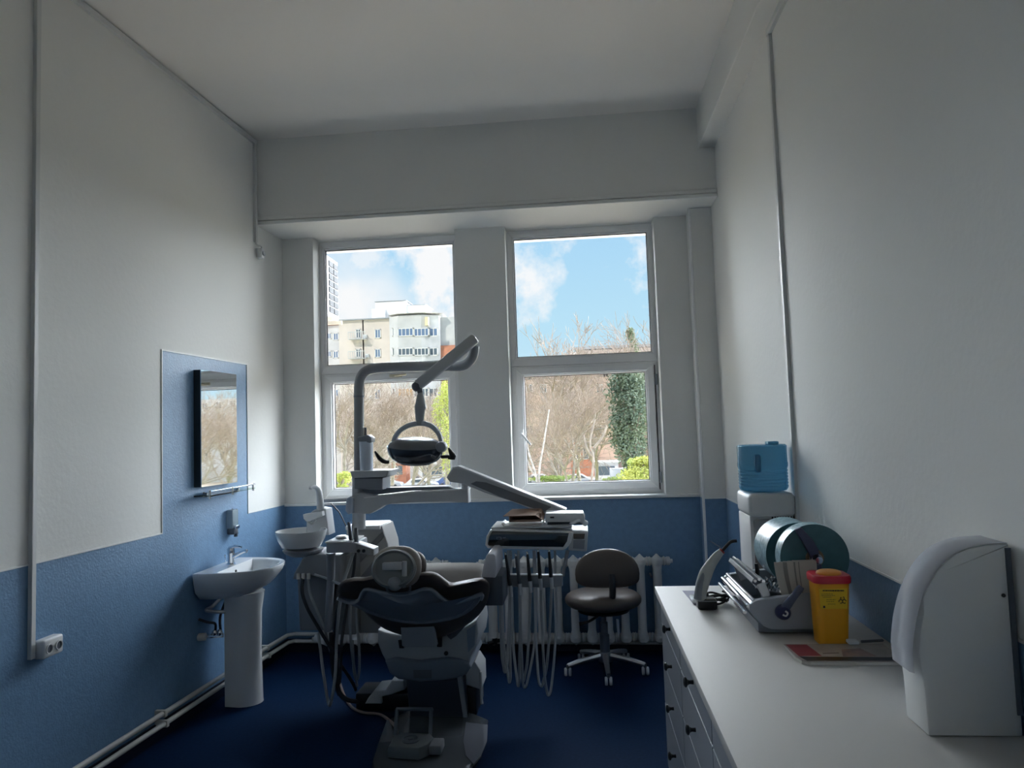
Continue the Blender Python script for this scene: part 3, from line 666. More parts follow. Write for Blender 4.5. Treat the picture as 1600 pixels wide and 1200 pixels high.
# trap and flexible hoses under the basin
r_ = root('basin_trap', 'dark flexible hoses and valves under the basin beside the pedestal', 'plumbing', (XL(4.28) + .05, 4.28, .40))
xx = XL(4.25)
B().tube([(xx + .10, 4.30, .66), (xx + .05, 4.26, .60), (xx + .03, 4.22, .585), (xx + .10, 4.26, .565), (xx + .13, 4.3, .56)], .011, 8, 6).build('waste_hose', steel, r_)
B().tube([(xx + .01, 4.17, .545), (xx + .05, 4.2, .52), (xx + .075, 4.24, .50), (xx + .07, 4.25, .45)], .008, 8, 6).build('flexible_hose', hosed, r_)
B().tube([(xx + .11, 4.30, .62), (xx + .09, 4.27, .53), (xx + .10, 4.26, .45)], .008, 8, 6).build('flexible_hose', hosed, r_)
B().tube([(xx - .01, 4.22, .43), (xx + .12, 4.25, .43)], .014, 10).ell((xx + .07, 4.24, .445), (.018, .018, .022), 10, 8).ell((xx + .10, 4.245, .445), (.018, .018, .022), 10, 8).build('angle_valve', chrome, r_)
B().tube([(xx - .02, 4.19, .435), (xx + .035, 4.205, .435)], .022, 12).build('pipe_collar', pipew, r_)
# ------------------------------------------------------------------ mirror, shelf, soap dispenser
mirm = mat('mirror_silver', (.90, .92, .92), .02, metal=1)
x = XL(4.36); q0, q1 = 4.150, 4.565
r_ = root('wall_mirror', 'tall frameless mirror on the blue panel above the basin', 'mirror', (x, 4.36, 1.325))
B().add([(XL(y) + d, y, z) for d in (0, .042) for y, z in ((q0, 1.325), (q1, 1.325), (q1, 2.03), (q0, 2.03))], [(0, 1, 2, 3), (0, 1, 5, 4), (1, 2, 6, 5), (2, 3, 7, 6), (3, 0, 4, 7), (4, 5, 6, 7)]).build('backing', mat('dark_mirror_backing', (.02, .03, .04), .4), r_, smooth=False)
B().add([(XL(y) + d, y, z) for d in (.0425, .047) for y, z in ((q0, 1.325), (q1, 1.325), (q1, 2.03), (q0, 2.03))], [(0, 1, 2, 3), (0, 1, 5, 4), (1, 2, 6, 5), (2, 3, 7, 6), (3, 0, 4, 7), (4, 5, 6, 7)]).build('mirror_glass', mirm, r_, smooth=False)
r_ = root('glass_shelf', 'narrow glass shelf with chrome rail under the mirror', 'shelf', (x + .06, 4.42, 1.27))
sg = glassmat('shelf_glass', (.80, .92, .88))
B().box((x + .012, 4.11, 1.270), (x + .115, 4.70, 1.278)).build('shelf', sg, r_, smooth=False)
B().tube([(x + .105, 4.10, 1.300), (x + .105, 4.71, 1.300)], .0045, 8).build('rail', chrome, r_)
for y in (4.20, 4.60):
    B().tube([(x - .002, y, 1.274), (x + .05, y, 1.274)], .014, 12).tube([(x + .02, y, 1.262), (x + .02, y, 1.292)], .012, 10).build('bracket', chrome, r_)
for y in (4.12, 4.40, 4.69):
    B().tube([(x + .105, y, 1.258), (x + .105, y, 1.308)], .008, 10).build('post', chrome, r_)
r_ = root('soap_dispenser', 'small clear and chrome soap dispenser on the wall above the basin tap', 'dispenser', (x, 4.56, .98))
x = XL(4.56)
B().box((x - .003, 4.505, 1.03), (x + .045, 4.585, 1.150), .008).build('reservoir', mat('smoky_clear_plastic', (.32, .40, .44), .12, alpha=.75), r_)
B().box((x - .003, 4.515, .990), (x + .05, 4.575, 1.032), .010).tube([(x + .045, 4.545, .995), (x + .045, 4.545, .975)], .012, 10).build('pump', greyd, r_)
B().box((x + .045, 4.52, 1.025), (x + .062, 4.57, 1.05), .006).tube([(x + .0, 4.587, 1.155), (x + .0, 4.587, 1.02), (x + .04, 4.587, .99)], .004, 6).build('chrome_frame', chrome, r_)
# ------------------------------------------------------------------ rolling stool
r_ = root('dentist_stool', 'round dark brown dentist stool with backrest and five casters, in front of the radiator', 'stool', (.09, 4.90, 0))
cx, cy = .092, 4.90
def disk(o, c, rx, ry, h, n=36, e_=.35):
    rings = []
    for i in range(13):
        t = -math.pi / 2 + math.pi * i / 12; k = max(math.cos(t), .0) ** e_
        rings.append([(c[0] + (rx * max(k, .03)) * math.cos(a), c[1] + (ry * max(k, .03)) * math.sin(a), c[2] + h * math.sin(t)) for a in [2 * math.pi * j / n for j in range(n)]])
    return o.loft(rings)
disk(B(), (cx, cy, .47), .252, .23, .055).build('seat', leather, r_)
o = B(); rings = []
for i in range(15):           # kidney shaped backrest that leans back
    t = -math.pi / 2 + math.pi * i / 14; k = max(math.cos(t), 0) ** .5; ring = []
    for j in range(36):
        a = 2 * math.pi * j / 36; xs_ = .205 * max(k, .04) * math.copysign(abs(math.cos(a)) ** .9, math.cos(a)); zs_ = .128 * max(k, .04) * math.copysign(abs(math.sin(a)) ** .8, math.sin(a))
        zs_ = (.152 if math.sin(a) > 0 else .098) * max(k, .04) * math.copysign(abs(math.sin(a)) ** (.95 if math.sin(a) > 0 else .55), math.sin(a))
        dy = .04 * math.sin(t) + 1.0 * xs_ * xs_
        ring.append((cx + .03 + xs_, cy - .13 - dy, .668 + zs_))
    rings.append(ring)
o.loft(rings).build('backrest', leather, r_)
B().tube([(cx + .06, cy - .16, .66), (cx + .06, cy - .18, .56), (cx + .05, cy - .12, .43), (cx + .02, cy, .40)], [.022, .022, .02, .018], 8, 5).build('back_support', black, r_)
B().lathe((cx, cy, .385), [(.001, 0), (.12, 0), (.17, .012), (.16, .022), (.001, .022)], 24).build('seat_plate', black, r_)
B().lathe((cx, cy, .12), [(.032, 0), (.032, .12), (.024, .125), (.024, .20), (.016, .205), (.016, .27)], 16).build('gas_column', greyd, r_)
B().tube([(cx - .02, cy - .05, .385), (cx - .10, cy - .14, .36), (cx - .16, cy - .15, .35)], [.010, .008, .012], 8, 4).build('lever', black, r_)
B().tube([(cx + .085, cy - .12, .37), (cx + .088, cy - .13, .28)], .009, 8).build('lever', steel, r_)
B().lathe((cx, cy, .07), [(.045, 0), (.05, .02), (.04, .06), (.001, .065)], 20).build('hub', steel, r_)
for i in range(5):
    a = R(-90 + 72 * i + 2); dx, dy = math.cos(a), math.sin(a)
    B().tube([(cx + .03 * dx, cy + .03 * dy, .11), (cx + .16 * dx, cy + .16 * dy, .09), (cx + .26 * dx, cy + .26 * dy, .068)], [.022, .018, .014], 8, 3).build('leg', steel, r_)
    c_ = B().tube([(cx + .26 * dx, cy + .26 * dy, .075), (cx + .262 * dx, cy + .262 * dy, .045)], .010, 8).build('caster', greyd, r_)
    for s_ in (-1, 1):
        B().lathe((cx + .262 * dx + s_ * .014, cy + .262 * dy, .028), [(.001, -.009), (.022, -.009), (.026, -.005), (.026, .005), (.022, .009), (.001, .009)], 16, 'X').build('wheel', offw, c_)
# ------------------------------------------------------------------ dental chair, its unit, lamp and instruments
def Uz(u, v, z):
    r = CM.transposed() @ Vector((u - 800, v - 600, F)); return EYE + r * ((z - EYE.z) / r.z)
def plate(o, pts, yf, vec, bev=.012, seg=3):       # outline given in measured points, depth yf(v), thickness along vec
    b = bmesh.new(); vec = Vector(vec)
    P = [U(u, v, yf(v) if callable(yf) else yf) for u, v in pts]
    v0 = [b.verts.new(p) for p in P]; v1 = [b.verts.new(p + vec) for p in P]; n = len(P)
    b.faces.new(v0); b.faces.new(v1[::-1])
    for i in range(n): b.faces.new((v0[i], v1[i], v1[(i + 1) % n], v0[(i + 1) % n]))
    bmesh.ops.recalc_face_normals(b, faces=b.faces)
    if bev:
        es = [e_ for e_ in b.edges if all(f in e_.link_faces for f in ()) and any(len(f.verts) == n for f in e_.link_faces)]
        bmesh.ops.bevel(b, geom=es, offset=bev, segments=seg, affect='EDGES', profile=.5, clamp_overlap=True)
    return o.bm(b)
def smoothpts(P, k=3, closed=True):
    n = len(P); out = []
    for i in range(n):
        p0, p1, p2, p3 = [Vector((*P[(i + j) % n], 0)) for j in (-1, 0, 1, 2)]
        for j in range(k):
            t = j / k; q = .5 * ((2 * p1) + (-p0 + p2) * t + (2 * p0 - 5 * p1 + 4 * p2 - p3) * t * t + (-p0 + 3 * p1 - 3 * p2 + p3) * t ** 3)
            out.append((q.x, q.y))
    return out
def pad(outline, yf, vec, inset, nrm):             # soft cushion: inflated outline between two faces
    P = [U(u, v, yf(v)) for u, v in outline]; c = sum(P, Vector()) / len(P); vec = Vector(vec); rings = []
    for t, s_ in ((0, .80), (.06, .93), (.25, .99), (.5, 1.0), (.75, .98), (.94, .92), (1.0, .78)):
        rings.append([c + (p - c) * s_ + vec * t for p in P])
    return rings
CX = -.905
chair = root('dental_chair', 'dental treatment chair seen from behind, dark upholstery with grey back shell, facing the window', 'dental chair', (CX, 4.05, 0))
yb_ = lambda v: 3.47 + (v - 898) * .0042
back = [(523, 924), (530, 911), (545, 906), (562, 906), (580, 902), (610, 902), (640, 901), (655, 898), (668, 897), (680, 900), (692, 909), (703, 915), (718, 913), (738, 909), (752, 907), (762, 914), (763, 928), (758, 947), (746, 965), (725, 982), (695, 996), (665, 1001), (630, 996), (600, 986), (580, 972), (566, 958), (556, 945), (538, 938)]
rg = pad(smoothpts(back, 2), yb_, (0, .10, .0), 0, 0)
B().loft(rg).build('backrest', leather, chair, ang=70)
shell = [(527, 935), (546, 942), (560, 938), (566, 926), (574, 921), (600, 927), (622, 929), (645, 926), (660, 921), (674, 922), (688, 933), (700, 941), (712, 942), (735, 935), (753, 929), (750, 940), (738, 954), (718, 965), (690, 972), (650, 975), (612, 970), (580, 960), (562, 952), (545, 944)]
sh = smoothpts(shell, 2)
ys_ = lambda v: yb_(v) - .035
P = [U(u, v, ys_(v)) for u, v in sh]; c = sum(P, Vector()) / len(P)
rings = [[c + (p - c) * s_ + Vector((0, d, d2)) for p in P] for s_, d, d2 in ((1.0, .05, .03), (1.0, .008, .004), (.975, -.004, -.002), (.93, -.002, 0), (.915, .004, .003), (.6, -.012, -.008), (.3, -.02, -.012))]
B().loft(rings).build('back_shell', mat('slate_back_shell', (.20, .23, .275), .38), chair, ang=30)
lip = smoothpts(shell, 4)[:]
lp = [U(u, v, yb_(v) - .040) for u, v in lip[:60]]
B().tube(lp, .009, 8).build('shell_lip', mat('lit_shell_lip', (.33, .36, .41), .4), chair)  # coloured paler than the shell to imitate light on its top edge
# headrest
hc = U(618, 888, 3.47)
tilt = Matrix.Rotation(R(-18), 3, 'X')
B().ell(hc + Vector((0, .03, 0)), (.121, .055, .102), 32, 14, tilt, .82).build('headrest', leather2, chair)
B().ell(U(640, 884, 3.60), (.085, .05, .075), 24, 12, tilt, .8).build('headrest', leather, chair)
o = B(); rings = []
for k_, d in ((.106, .0), (.110, -.022), (.100, -.034), (.088, -.026), (.045, -.030)):
    rings.append([hc + tilt @ Vector((k_ * math.cos(a), d - .012, k_ * .84 * math.sin(a) - .006)) for a in [2 * math.pi * j / 36 for j in range(36)]])
o.loft(rings).build('headrest_cover', mat('headrest_grey', (.19, .205, .21), .4), chair)
a_ = U(598, 879, 3.42); c_ = U(628, 890, 3.42)
B().box((a_.x, 3.405, c_.z), (c_.x, 3.44, a_.z), .005).tube([U(632, 877, 3.42), U(632, 900, 3.42)], .012, 10).build('headrest_bracket', offw, chair)
B().ell(U(617, 912, 3.42), (.036, .025, .034), 20, 12).build('headrest_knob', greyp, chair)
B().tube([U(604, 914, 3.44), U(609, 926, 3.44), U(637, 926, 3.44), U(641, 916, 3.44)], .006, 8, 4).tube([U(631, 915, 3.42), U(631, 915, 3.47)], .012, 10).build('headrest_lever', greyd, chair)
# seat and leg rest
o = B(); rings = []
for y, z, hw, th in ((3.98, .53, .16, .05), (4.02, .55, .24, .09), (4.10, .59, .265, .10), (4.22, .655, .27, .10), (4.36, .755, .27, .09), (4.46, .79, .27, .085), (4.56, .77, .265, .08), (4.75, .66, .24, .075), (4.95, .52, .19, .07), (5.0, .49, .12, .04)):
    rings.append([(CX + .02 + a, y, z - .03 + c) for a, c in ellipse(hw, th / 2, 28, .5)])
o.loft(rings).build('seat', mat('brown_seat_upholstery', (.055, .046, .040), .7, bump=.04, bscale=250), chair)
B().box((CX - .17, 4.0, .40), (CX + .20, 4.80, .52), .04, 3).build('seat_carrier', offw, chair)
# arm rest
for sx_, nm in ((1, 'armrest'),):
    a_ = U(752, 902, 3.72); c_ = U(775, 865, 3.72); w_ = c_.x - a_.x
    o = B(); prof = [(0, 0), (w_ * .93, -.004), (w_ * 1.02, .05), (w_ * .98, .105), (w_ * .86, .118), (w_ * .48, .118), (w_ * .36, .108), (w_ * .12, .05)]
    o.prism([(a_.x + p, a_.z + q) for p, q in prof], 'Y', 3.72, 4.02, .006, 2).build(nm, mat('pale_armrest', (.60, .61, .68), .4), chair)
    B().box((a_.x + .0, 3.74, U(752, 947, 3.74).z), (U(785, 902, 3.74).x, 3.98, a_.z + .002), .008).tube([(a_.x + .04, 3.85, a_.z - .08), (CX + .15, 3.95, .50)], .025, 10).build('armrest_support', greyd, chair)
# seat frame cover and lower panel
cov = [(590, 984), (600, 988), (640, 996), (680, 997), (715, 987), (745, 968), (747, 990), (744, 1012), (736, 1025), (732, 1036), (716, 1031), (700, 1028), (655, 1033), (618, 1029), (602, 1033), (596, 1022), (590, 1006)]
plate(B(), cov, 3.93, (0, .42, 0), .014).build('frame_cover', mat('frame_cover_plastic', (.36, .385, .41), .4), chair)
a_ = U(729, 1020, 3.925); c_ = U(743, 978, 3.925); plate(B(), [(729, 985), (743, 975), (742, 1008), (731, 1020)], 3.926, (0, .02, 0), .003).build('side_panel', mat('side_panel_blue_grey', (.20, .25, .32), .4), chair)
low = [(601, 1033), (618, 1029), (655, 1034), (700, 1029), (716, 1031), (733, 1037), (736, 1043), (728, 1055), (712, 1061), (690, 1064), (655, 1066), (622, 1062), (608, 1052)]
plate(B(), low, 3.90, (0, .46, 0), .014).build('lower_cover', mat('lower_cover_plastic', (.14, .17, .215), .4), chair)
plate(B(), [(646, 1047), (674, 1047), (674, 1060), (646, 1060)], 3.897, (0, .006, 0), .001).build('type_plate', greyd, chair)
plate(B(), [(626, 981), (678, 979), (683, 1008), (680, 1010), (631, 1011), (628, 1009)], 3.80, (0, .03, 0), .004).build('strap', mat('strap_grey', (.26, .285, .32), .5), chair)
o = B(); plate(o, [(622, 1000), (630, 1000), (631, 1013), (624, 1013)], 3.91, (0, .03, 0), 0); plate(o, [(682, 998), (690, 997), (690, 1011), (683, 1011)], 3.91, (0, .03, 0), 0); o.build('strap_slot', black, chair, smooth=False)
p = U(697, 1021, 3.925); B().lathe((p.x, 3.92, p.z), [(.001, 0), (.009, 0), (.012, .004), (.012, .02), (.001, .02)], 14, 'Y').build('lock_hole', black, chair)
# lifting column and base
plate(B(), [(634, 1062), (724, 1060), (728, 1122), (640, 1124)], 4.06, (0, .30, 0), .012).build('lifting_column', mat('lifting_column_grey', (.035, .045, .065), .4), chair)
plate(B(), [(714, 1058), (722, 1056), (730, 1122), (724, 1124)], 4.05, (0, .02, 0), .003).build('column_edge', greyp, chair)
B().box((-1.38, 4.22, 0.0), (-1.0, 4.42, .10), .01).build('base_box', black, chair)
B().box((-.75, 4.15, 0), (-.655, 4.45, .16), .01).build('base_box', black, chair)
plate(B(), [(612, 1063), (630, 1064), (632, 1078), (610, 1086), (595, 1089), (596, 1100), (570, 1100), (575, 1091), (584, 1080), (602, 1078)], 4.19, (0, .18, 0), .008).build('base_cover', offw, chair)
plate(B(), [(727, 1052), (733, 1036), (742, 1034), (751, 1048), (752, 1078), (738, 1074), (728, 1070)], 4.12, (0, .22, 0), .008).build('base_cover', offw, chair)
B().tube([U(751, 1050, 4.12), U(752, 1085, 4.10), U(753, 1100, 4.08)], .008, 8, 3).build('release_lever', offw, chair)
tongue = [Uz(u, v, .0) for u, v in ((603, 1134), (592, 1165), (581, 1200), (584, 1222), (610, 1240), (680, 1245), (728, 1225), (745, 1195), (760, 1150), (763, 1132), (728, 1118), (640, 1118))]
o = B(); o.loft([[(p.x, p.y, 0.0) for p in tongue], [(p.x, p.y, .022) for p in tongue], [(CX + (p.x - CX) * .97, 3.75 + (p.y - 3.75) * .97, .032) for p in tongue]])
o.build('base_plate', mat('dark_metal_plate', (.065, .075, .085), .25, coat=.4), chair)
gp = [Uz(u, v, .034) for u, v in ((728, 1130), (762, 1134), (761, 1160), (752, 1182), (740, 1196), (728, 1182), (724, 1160))]
o = B(); o.loft([[(p.x, p.y, .032) for p in gp], [(p.x, p.y, .040) for p in gp]]); o.build('base_plate_cover', mat('glossy_grey_plate', (.16, .17, .20), .06, coat=1), chair, smooth=False)
# foot control with a carrying loop
fc = Uz(642, 1160, .08)
r_ = root('foot_control', 'grey foot control with wire handle standing on the chair base plate', 'foot control', (fc.x, fc.y, .032))
fx, fy = fc.x, fc.y
o = B(); ol = [(-.10, -.07), (.06, -.09), (.10, -.04), (.115, .04), (.08, .09), (-.08, .10), (-.105, .05)]
o.loft([[(fx + a * s_, fy + c * s_, z) for a, c in ol] for z, s_ in ((.036, 1), (.07, 1), (.088, .93), (.092, .85))]).build('housing', mat('foot_control_grey', (.13, .145, .155), .4), r_)
B().lathe((fx, fy - .005, .091), [(.001, 0), (.042, 0), (.044, .006), (.036, .012), (.034, .006), (.014, .006), (.012, .012), (.001, .012)], 24).build('pedal_disc', greyd, r_)
B().box((fx + .10, fy - .05, .04), (fx + .16, fy + .05, .085), .008).build('side_switch', mat('foot_control_grey2', (.17, .18, .20), .4), r_)
B().tube([(fx - .105, fy + .10, .07), (fx - .11, fy + .16, .165), (fx - .10, fy + .17, .175), (fx + .06, fy + .17, .175), (fx + .07, fy + .16, .165), (fx + .075, fy + .10, .07)], .010, 8, 3).build('handle', greyd, r_)
B().tube([Uz(528, 1055, .02), Uz(536, 1082, .016), Uz(548, 1103, .012), Uz(566, 1113, .012), Uz(592, 1116, .014), Uz(606, 1124, .02), Uz(618, 1136, .05), (fx - .08, fy + .06, .06)], .008, 8, 6).build('floor_hose', mat('tan_hose', (.26, .19, .16), .4), label='tan hose on the navy floor leading to the foot control', cat='hose')
# ---- cuspidor unit
YU = 4.30
cu = root('cuspidor_unit', 'grey dental water unit with white rinsing bowl, left of the dental chair', 'dental unit', (U(500, 900, YU).x, YU, 0))
bodym = mat('unit_body_grey', (.27, .285, .30), .4); bodyd = mat('unit_panel_grey', (.26, .27, .265), .42)
plate(B(), [(464, 898), (521, 898), (521, 985), (468, 986)], 4.24, (0, .30, 0), .010).build('cabinet', mat('unit_cabinet', (.25, .265, .285), .45), cu)
plate(B(), [(521, 868), (556, 868), (556, 992), (521, 992)], 4.27, (0, .28, 0), .008).build('cabinet_door', bodyd, cu)
plate(B(), [(457, 905), (459, 896), (471, 874), (479, 867), (532, 867), (532, 912), (500, 903), (478, 900), (472, 907)], 4.17, (0, .30, 0), .012).build('hood', bodym, cu)
plate(B(), [(541, 828), (552, 823), (597, 822), (606, 850), (612, 905), (612, 990), (540, 990)], 4.36, (0, .26, 0), .010).build('tower', mat('tower_grey', (.43, .43, .42), .4), cu)
plate(B(), [(556, 872), (598, 830), (601, 838), (562, 880)], 4.352, (0, .012, 0), .003).build('tower_stripe', bodyd, cu)
plate(B(), [(560, 905), (590, 868), (606, 862), (612, 905), (606, 930)], 4.350, (0, .012, 0), .003).build('tower_stripe', bodym, cu)
B().box((U(536, 826, 4.3).x, 4.34, U(541, 826, 4.34).z - .01), (U(598, 822, 4.4).x, 4.60, U(541, 824, 4.34).z + .008), .006).build('tower_top', white, cu)
bc = U(471, 840, 4.24)
B().lathe((bc.x, bc.y, bc.z), [(.001, -.062), (.085, -.062), (.115, -.05), (.138, -.01), (.150, .036), (.150, .044), (.143, .044), (.130, -.002), (.09, -.038), (.02, -.045), (.001, -.045)], 40).build('bowl', ceram, cu)
B().lathe((bc.x + .01, bc.y, bc.z), [(.001, -.105), (.075, -.105), (.11, -.085), (.12, -.068), (.001, -.06)], 28).build('bowl_stand', mat('bowl_stand_grey', (.42, .44, .47), .4), cu)
plate(B(), [(479, 806), (490, 797), (498, 794), (509, 796), (514, 836), (478, 838)], 4.36, (0, .12, 0), .008).build('faucet_housing', offw, cu)
plate(B(), [(473, 804), (503, 799), (504, 806), (492, 812), (480, 816), (474, 811)], 4.32, (0, .06, 0), .005).build('holder', white, cu)
B().tube([U(501, 797, 4.38), U(500, 780, 4.38), U(498, 767, 4.38), U(493, 761, 4.36), U(486, 761, 4.33), U(485, 764, 4.32)], [.024, .021, .017, .013, .010, .010], 12, 5).build('faucet', white, cu)
B().tube([U(478, 812, 4.33), U(487, 818, 4.33), U(493, 812, 4.33)], .008, 8, 4).build('spray_nozzle', steel, cu)
for u in (466, 474, 482): B().tube([U(u, 896, 4.16), U(u, 905, 4.15)], .011, 10).build('connector', pipew, cu)

B().tube([U(502, 783, 4.46), U(545, 781, 4.46)], .011, 8).build('cross_bar', greyp, cu)
B().tube([U(517, 786, 4.46), U(530, 800, 4.5), U(541, 822, 4.5)], .004, 6).build('cable', hosed, cu)
# ---- assistant's tray in front of the unit
at = root('assistant_tray', 'small pale instrument tray on a post, between the rinsing bowl and the headrest', 'tray', (U(517, 985, 4.0).x, 4.0, U(517, 985, 4.0).z))
pz = U(509, 849, 3.98).z
xa, xb_ = U(509, 849, 3.98).x, U(556, 849, 3.98).x
o = B(); o.box((xa, 3.98, pz - .055), (xb_, 4.20, pz), .008); o.build('tray_body', mat('tray_body_grey', (.36, .38, .42), .4), at)
o = B(); o.box((xa - .004, 3.976, pz), (xb_ - .02, 4.204, pz + .010), .003); o.build('tray_rim', white, at)
o = B(); o.box((xa + .015, 3.995, pz + .009), (xb_ - .045, 4.185, pz + .012)); o.build('tray_liner', steel, at)
o = B(); disk(o, ((xa + xb_) / 2 - .03, 4.08, pz + .02), .032, .04, .010, 20).build('tray_cup', steel, at)
plate(B(), [(556, 849), (584, 858), (584, 868), (575, 868), (556, 863)], 3.98, (0, .10, 0), .006).build('holder_arm', mat('holder_arm_grey', (.34, .36, .37), .4), at)
for u in (560, 568): 
    p = U(u, 861, 3.975); B().lathe((p.x, 3.972, p.z), [(.001, 0), (.008, 0), (.010, .004), (.010, .01), (.001, .01)], 12, 'Y').build('holder_hole', black, at)
B().tube([U(517, 864, 4.05), U(517, 905, 4.06), U(512, 986, 4.08)], [.026, .022, .020], 12).build('post', mat('post_grey', (.25, .27, .31), .4), at)
for u0, v0, u1, v1, nm in ((545, 816, 549, 848, 'suction_tip'), (556, 825, 557, 849, 'suction_tip')):
    B().tube([U(u0, v0, 4.04), U(u1, v1, 4.02)], [.010, .013], 10).build(nm, mat('dark_metal', (.10, .11, .13), .3, metal=.7), at)
B().tube([U(551, 818, 4.06), U(553, 848, 4.04)], .007, 8).build('syringe', chrome, at)
def hose(pts, r, mt, lab, grp=None, nm='instrument_hose'):
    o = B().tube([U(*q) for q in pts], r, 7, 6); return o.build(nm, mt, label=lab, cat='hose', group=grp)
HG = 'hoses hanging below the assistant tray'
hose([(552, 864, 4.03), (545, 885, 4.00), (537, 910, 3.98), (530, 950, 4.0), (526, 1000, 4.05), (524, 1050, 4.05), (519, 1088, 4.05), (515, 1102, 4.06), (511, 1088, 4.08), (505, 1050, 4.12), (500, 1010, 4.2), (497, 990, 4.3)], .009, hosem, 'grey hose hanging in the longest loop below the assistant tray', HG)
hose([(555, 864, 4.05), (553, 890, 4.05), (549, 912, 4.1), (540, 960, 4.15), (534, 1000, 4.1), (532, 1040, 4.1), (530, 1068, 4.1), (527, 1040, 4.12), (524, 1000, 4.2)], .009, hosed, 'dark hose running from the assistant tray behind the left wing of the backrest', HG)
hose([(473, 904, 4.15), (472, 925, 4.12), (480, 950, 4.1), (497, 980, 4.1), (512, 1005, 4.15), (530, 1035, 4.2), (548, 1062, 4.25), (556, 1078, 4.3)], .010, hosed, 'dark hose crossing the front of the water unit from its left connectors', HG)
hose([(481, 904, 4.15), (484, 926, 4.13), (490, 942, 4.1), (500, 965, 4.1), (508, 985, 4.12), (514, 1010, 4.2), (524, 1040, 4.25)], .008, hosem, 'thin grey hose beside the dark one on the front of the water unit', HG)
hose([(492, 898, 4.14), (505, 902, 4.10), (520, 908, 4.05), (536, 916, 3.95), (546, 930, 3.92), (547, 980, 4.0), (550, 1020, 4.1), (556, 1060, 4.2), (558, 1072, 4.22)], .008, hosem, 'grey hose bending over the left wing of the backrest and down', HG)
hose([(556, 930, 4.2), (557, 970, 4.2), (561, 1010, 4.2), (561, 1050, 4.2), (557, 1062, 4.22), (553, 1045, 4.22), (551, 1000, 4.25)], .008, hosem, 'grey hose hanging closest to the lifting column', HG)
hose([(527, 905, 4.3), (527, 960, 4.2), (522, 1010, 4.2), (520, 1040, 4.2), (526, 1068, 4.2), (532, 1085, 4.2), (545, 1094, 4.2), (566, 1096, 4.25), (580, 1092, 4.35)], .014, hosed, 'thick black supply hose from the water unit to the chair base', HG)
hose([(517, 988, 4.2), (518, 1020, 4.18), (522, 1060, 4.18), (530, 1085, 4.2)], .012, hosed, 'thick black hose below the assistant tray post', HG)
# ---- column head with cup dispenser, carrying the lamp pole and arm
YL = 4.32
ch_ = root('unit_column', 'grey column head with a square shelf and curved swing arm above the water unit', 'dental unit', (U(561, 825, YL).x, YL, U(561, 826, YL).z))
B().tube([U(561, 826, YL), U(561, 796, YL)], .040, 20).build('pivot_post', offw, ch_)
plate(B(), [(548, 778), (551, 771), (568, 770), (592, 776), (640, 769), (690, 765), (731, 763), (732, 786), (700, 784), (650, 785), (612, 787), (600, 790), (590, 797), (578, 803), (551, 803)], 4.27, (0, .10, 0), .010, 3).build('swing_arm', offw, ch_)
plate(B(), [(568, 777), (640, 769), (731, 764), (731, 766), (640, 771), (569, 779)], 4.262, (0, .11, 0), .001).build('arm_edge', white, ch_)  # white strip that paints a highlight along the arm's top edge
plate(B(), [(566, 763), (612, 762), (700, 760), (712, 764), (640, 767), (570, 775)], 4.30, (0, .05, 0), .004).build('arm_rear_cover', greyp, ch_)
plate(B(), [(541, 779), (546, 776), (551, 779), (551, 802), (544, 804), (539, 798)], 4.24, (0, .05, 0), .006).build('side_lever', mat('pale_blue_plastic', (.50, .56, .66), .3), ch_)
B().tube([U(559, 804, YL), U(559, 744, YL)], .034, 20).build('riser', offw, ch_)
plate(B(), [(553, 747), (598, 747), (598, 765), (566, 765), (553, 764)], 4.22, (0, .18, 0), .010).build('shelf_box', greyp, ch_)
a_ = U(547, 745, 4.20); c_ = U(600, 735, 4.20)
B().prism([(a_.x + .012, a_.z - .008), (a_.x, c_.z - .002), (a_.x + .004, c_.z), (c_.x + .025, c_.z), (c_.x + .03, c_.z - .004), (c_.x + .012, a_.z - .008)], 'Y', 4.20, 4.43, .003, 1).build('shelf', offw, ch_)
B().tube([U(726, 772, 4.30), U(726, 755, 4.30)], .020, 16).build('end_post', offw, ch_)
# cup dispenser
p = U(573, 736, 4.27)
r_ = root('paper_cup_dispenser', 'white stack of paper cups under a grey lid, beside the lamp pole', 'dispenser', (p.x, 4.27, p.z))
zt_ = U(573, 690, 4.27).z
B().lathe((p.x, 4.27, p.z + .001), [(.001, 0), (.038, 0), (.042, zt_ - p.z), (.001, zt_ - p.z)], 24).build('cups', mat('pale_blue_cups', (.66, .72, .82), .4, alpha=1), r_)
B().prism([(p.x - .044, zt_ + .028), (p.x + .022, zt_ + .042), (p.x + .045, zt_ + .026), (p.x + .046, zt_ - .006), (p.x + .03, zt_ - .008), (p.x - .044, zt_ + .004)], 'Y', 4.23, 4.31, .008, 2).build('lid', greyp, r_)
# ---- operating lamp
lampr = root('operating_lamp', 'dental operating lamp on a bent grey pole with oval dark head and black handles', 'lamp', (U(561, 735, YL).x, YL, U(561, 735, YL).z))
polem = mat('pole_grey', (.34, .355, .37), .3)
B().tube([U(561, 737, YL), U(561, 700, YL), U(561, 640, YL), U(561, 605, YL), U(564, 589, YL), U(573, 579, YL), U(590, 575, YL), U(630, 573, YL), U(690, 572, YL), U(718, 572, YL), U(731, 567, YL), U(739, 556, YL), U(741, 541, YL)], .0305, 18, 4).build('pole', polem, lampr)
B().tube([U(561, 621, YL), U(561, 618, YL)], .0335, 18).build('pole_collar', greyp, lampr)
B().tube([U(740, 543, YL), U(740, 530, YL)], .016, 12).build('pivot', chrome, lampr)
B().tube([U(571, 683, YL), U(571, 668, YL)], .008, 8).build('pole_clip', greyd, lampr)
a_ = U(741, 530, 4.27); c_ = U(653, 602, 4.20)
dv = (c_ - a_).normalized(); up = dv.cross(Vector((0, 1, 0))).normalized(); sd = dv.cross(up)
o = B(); rings = []
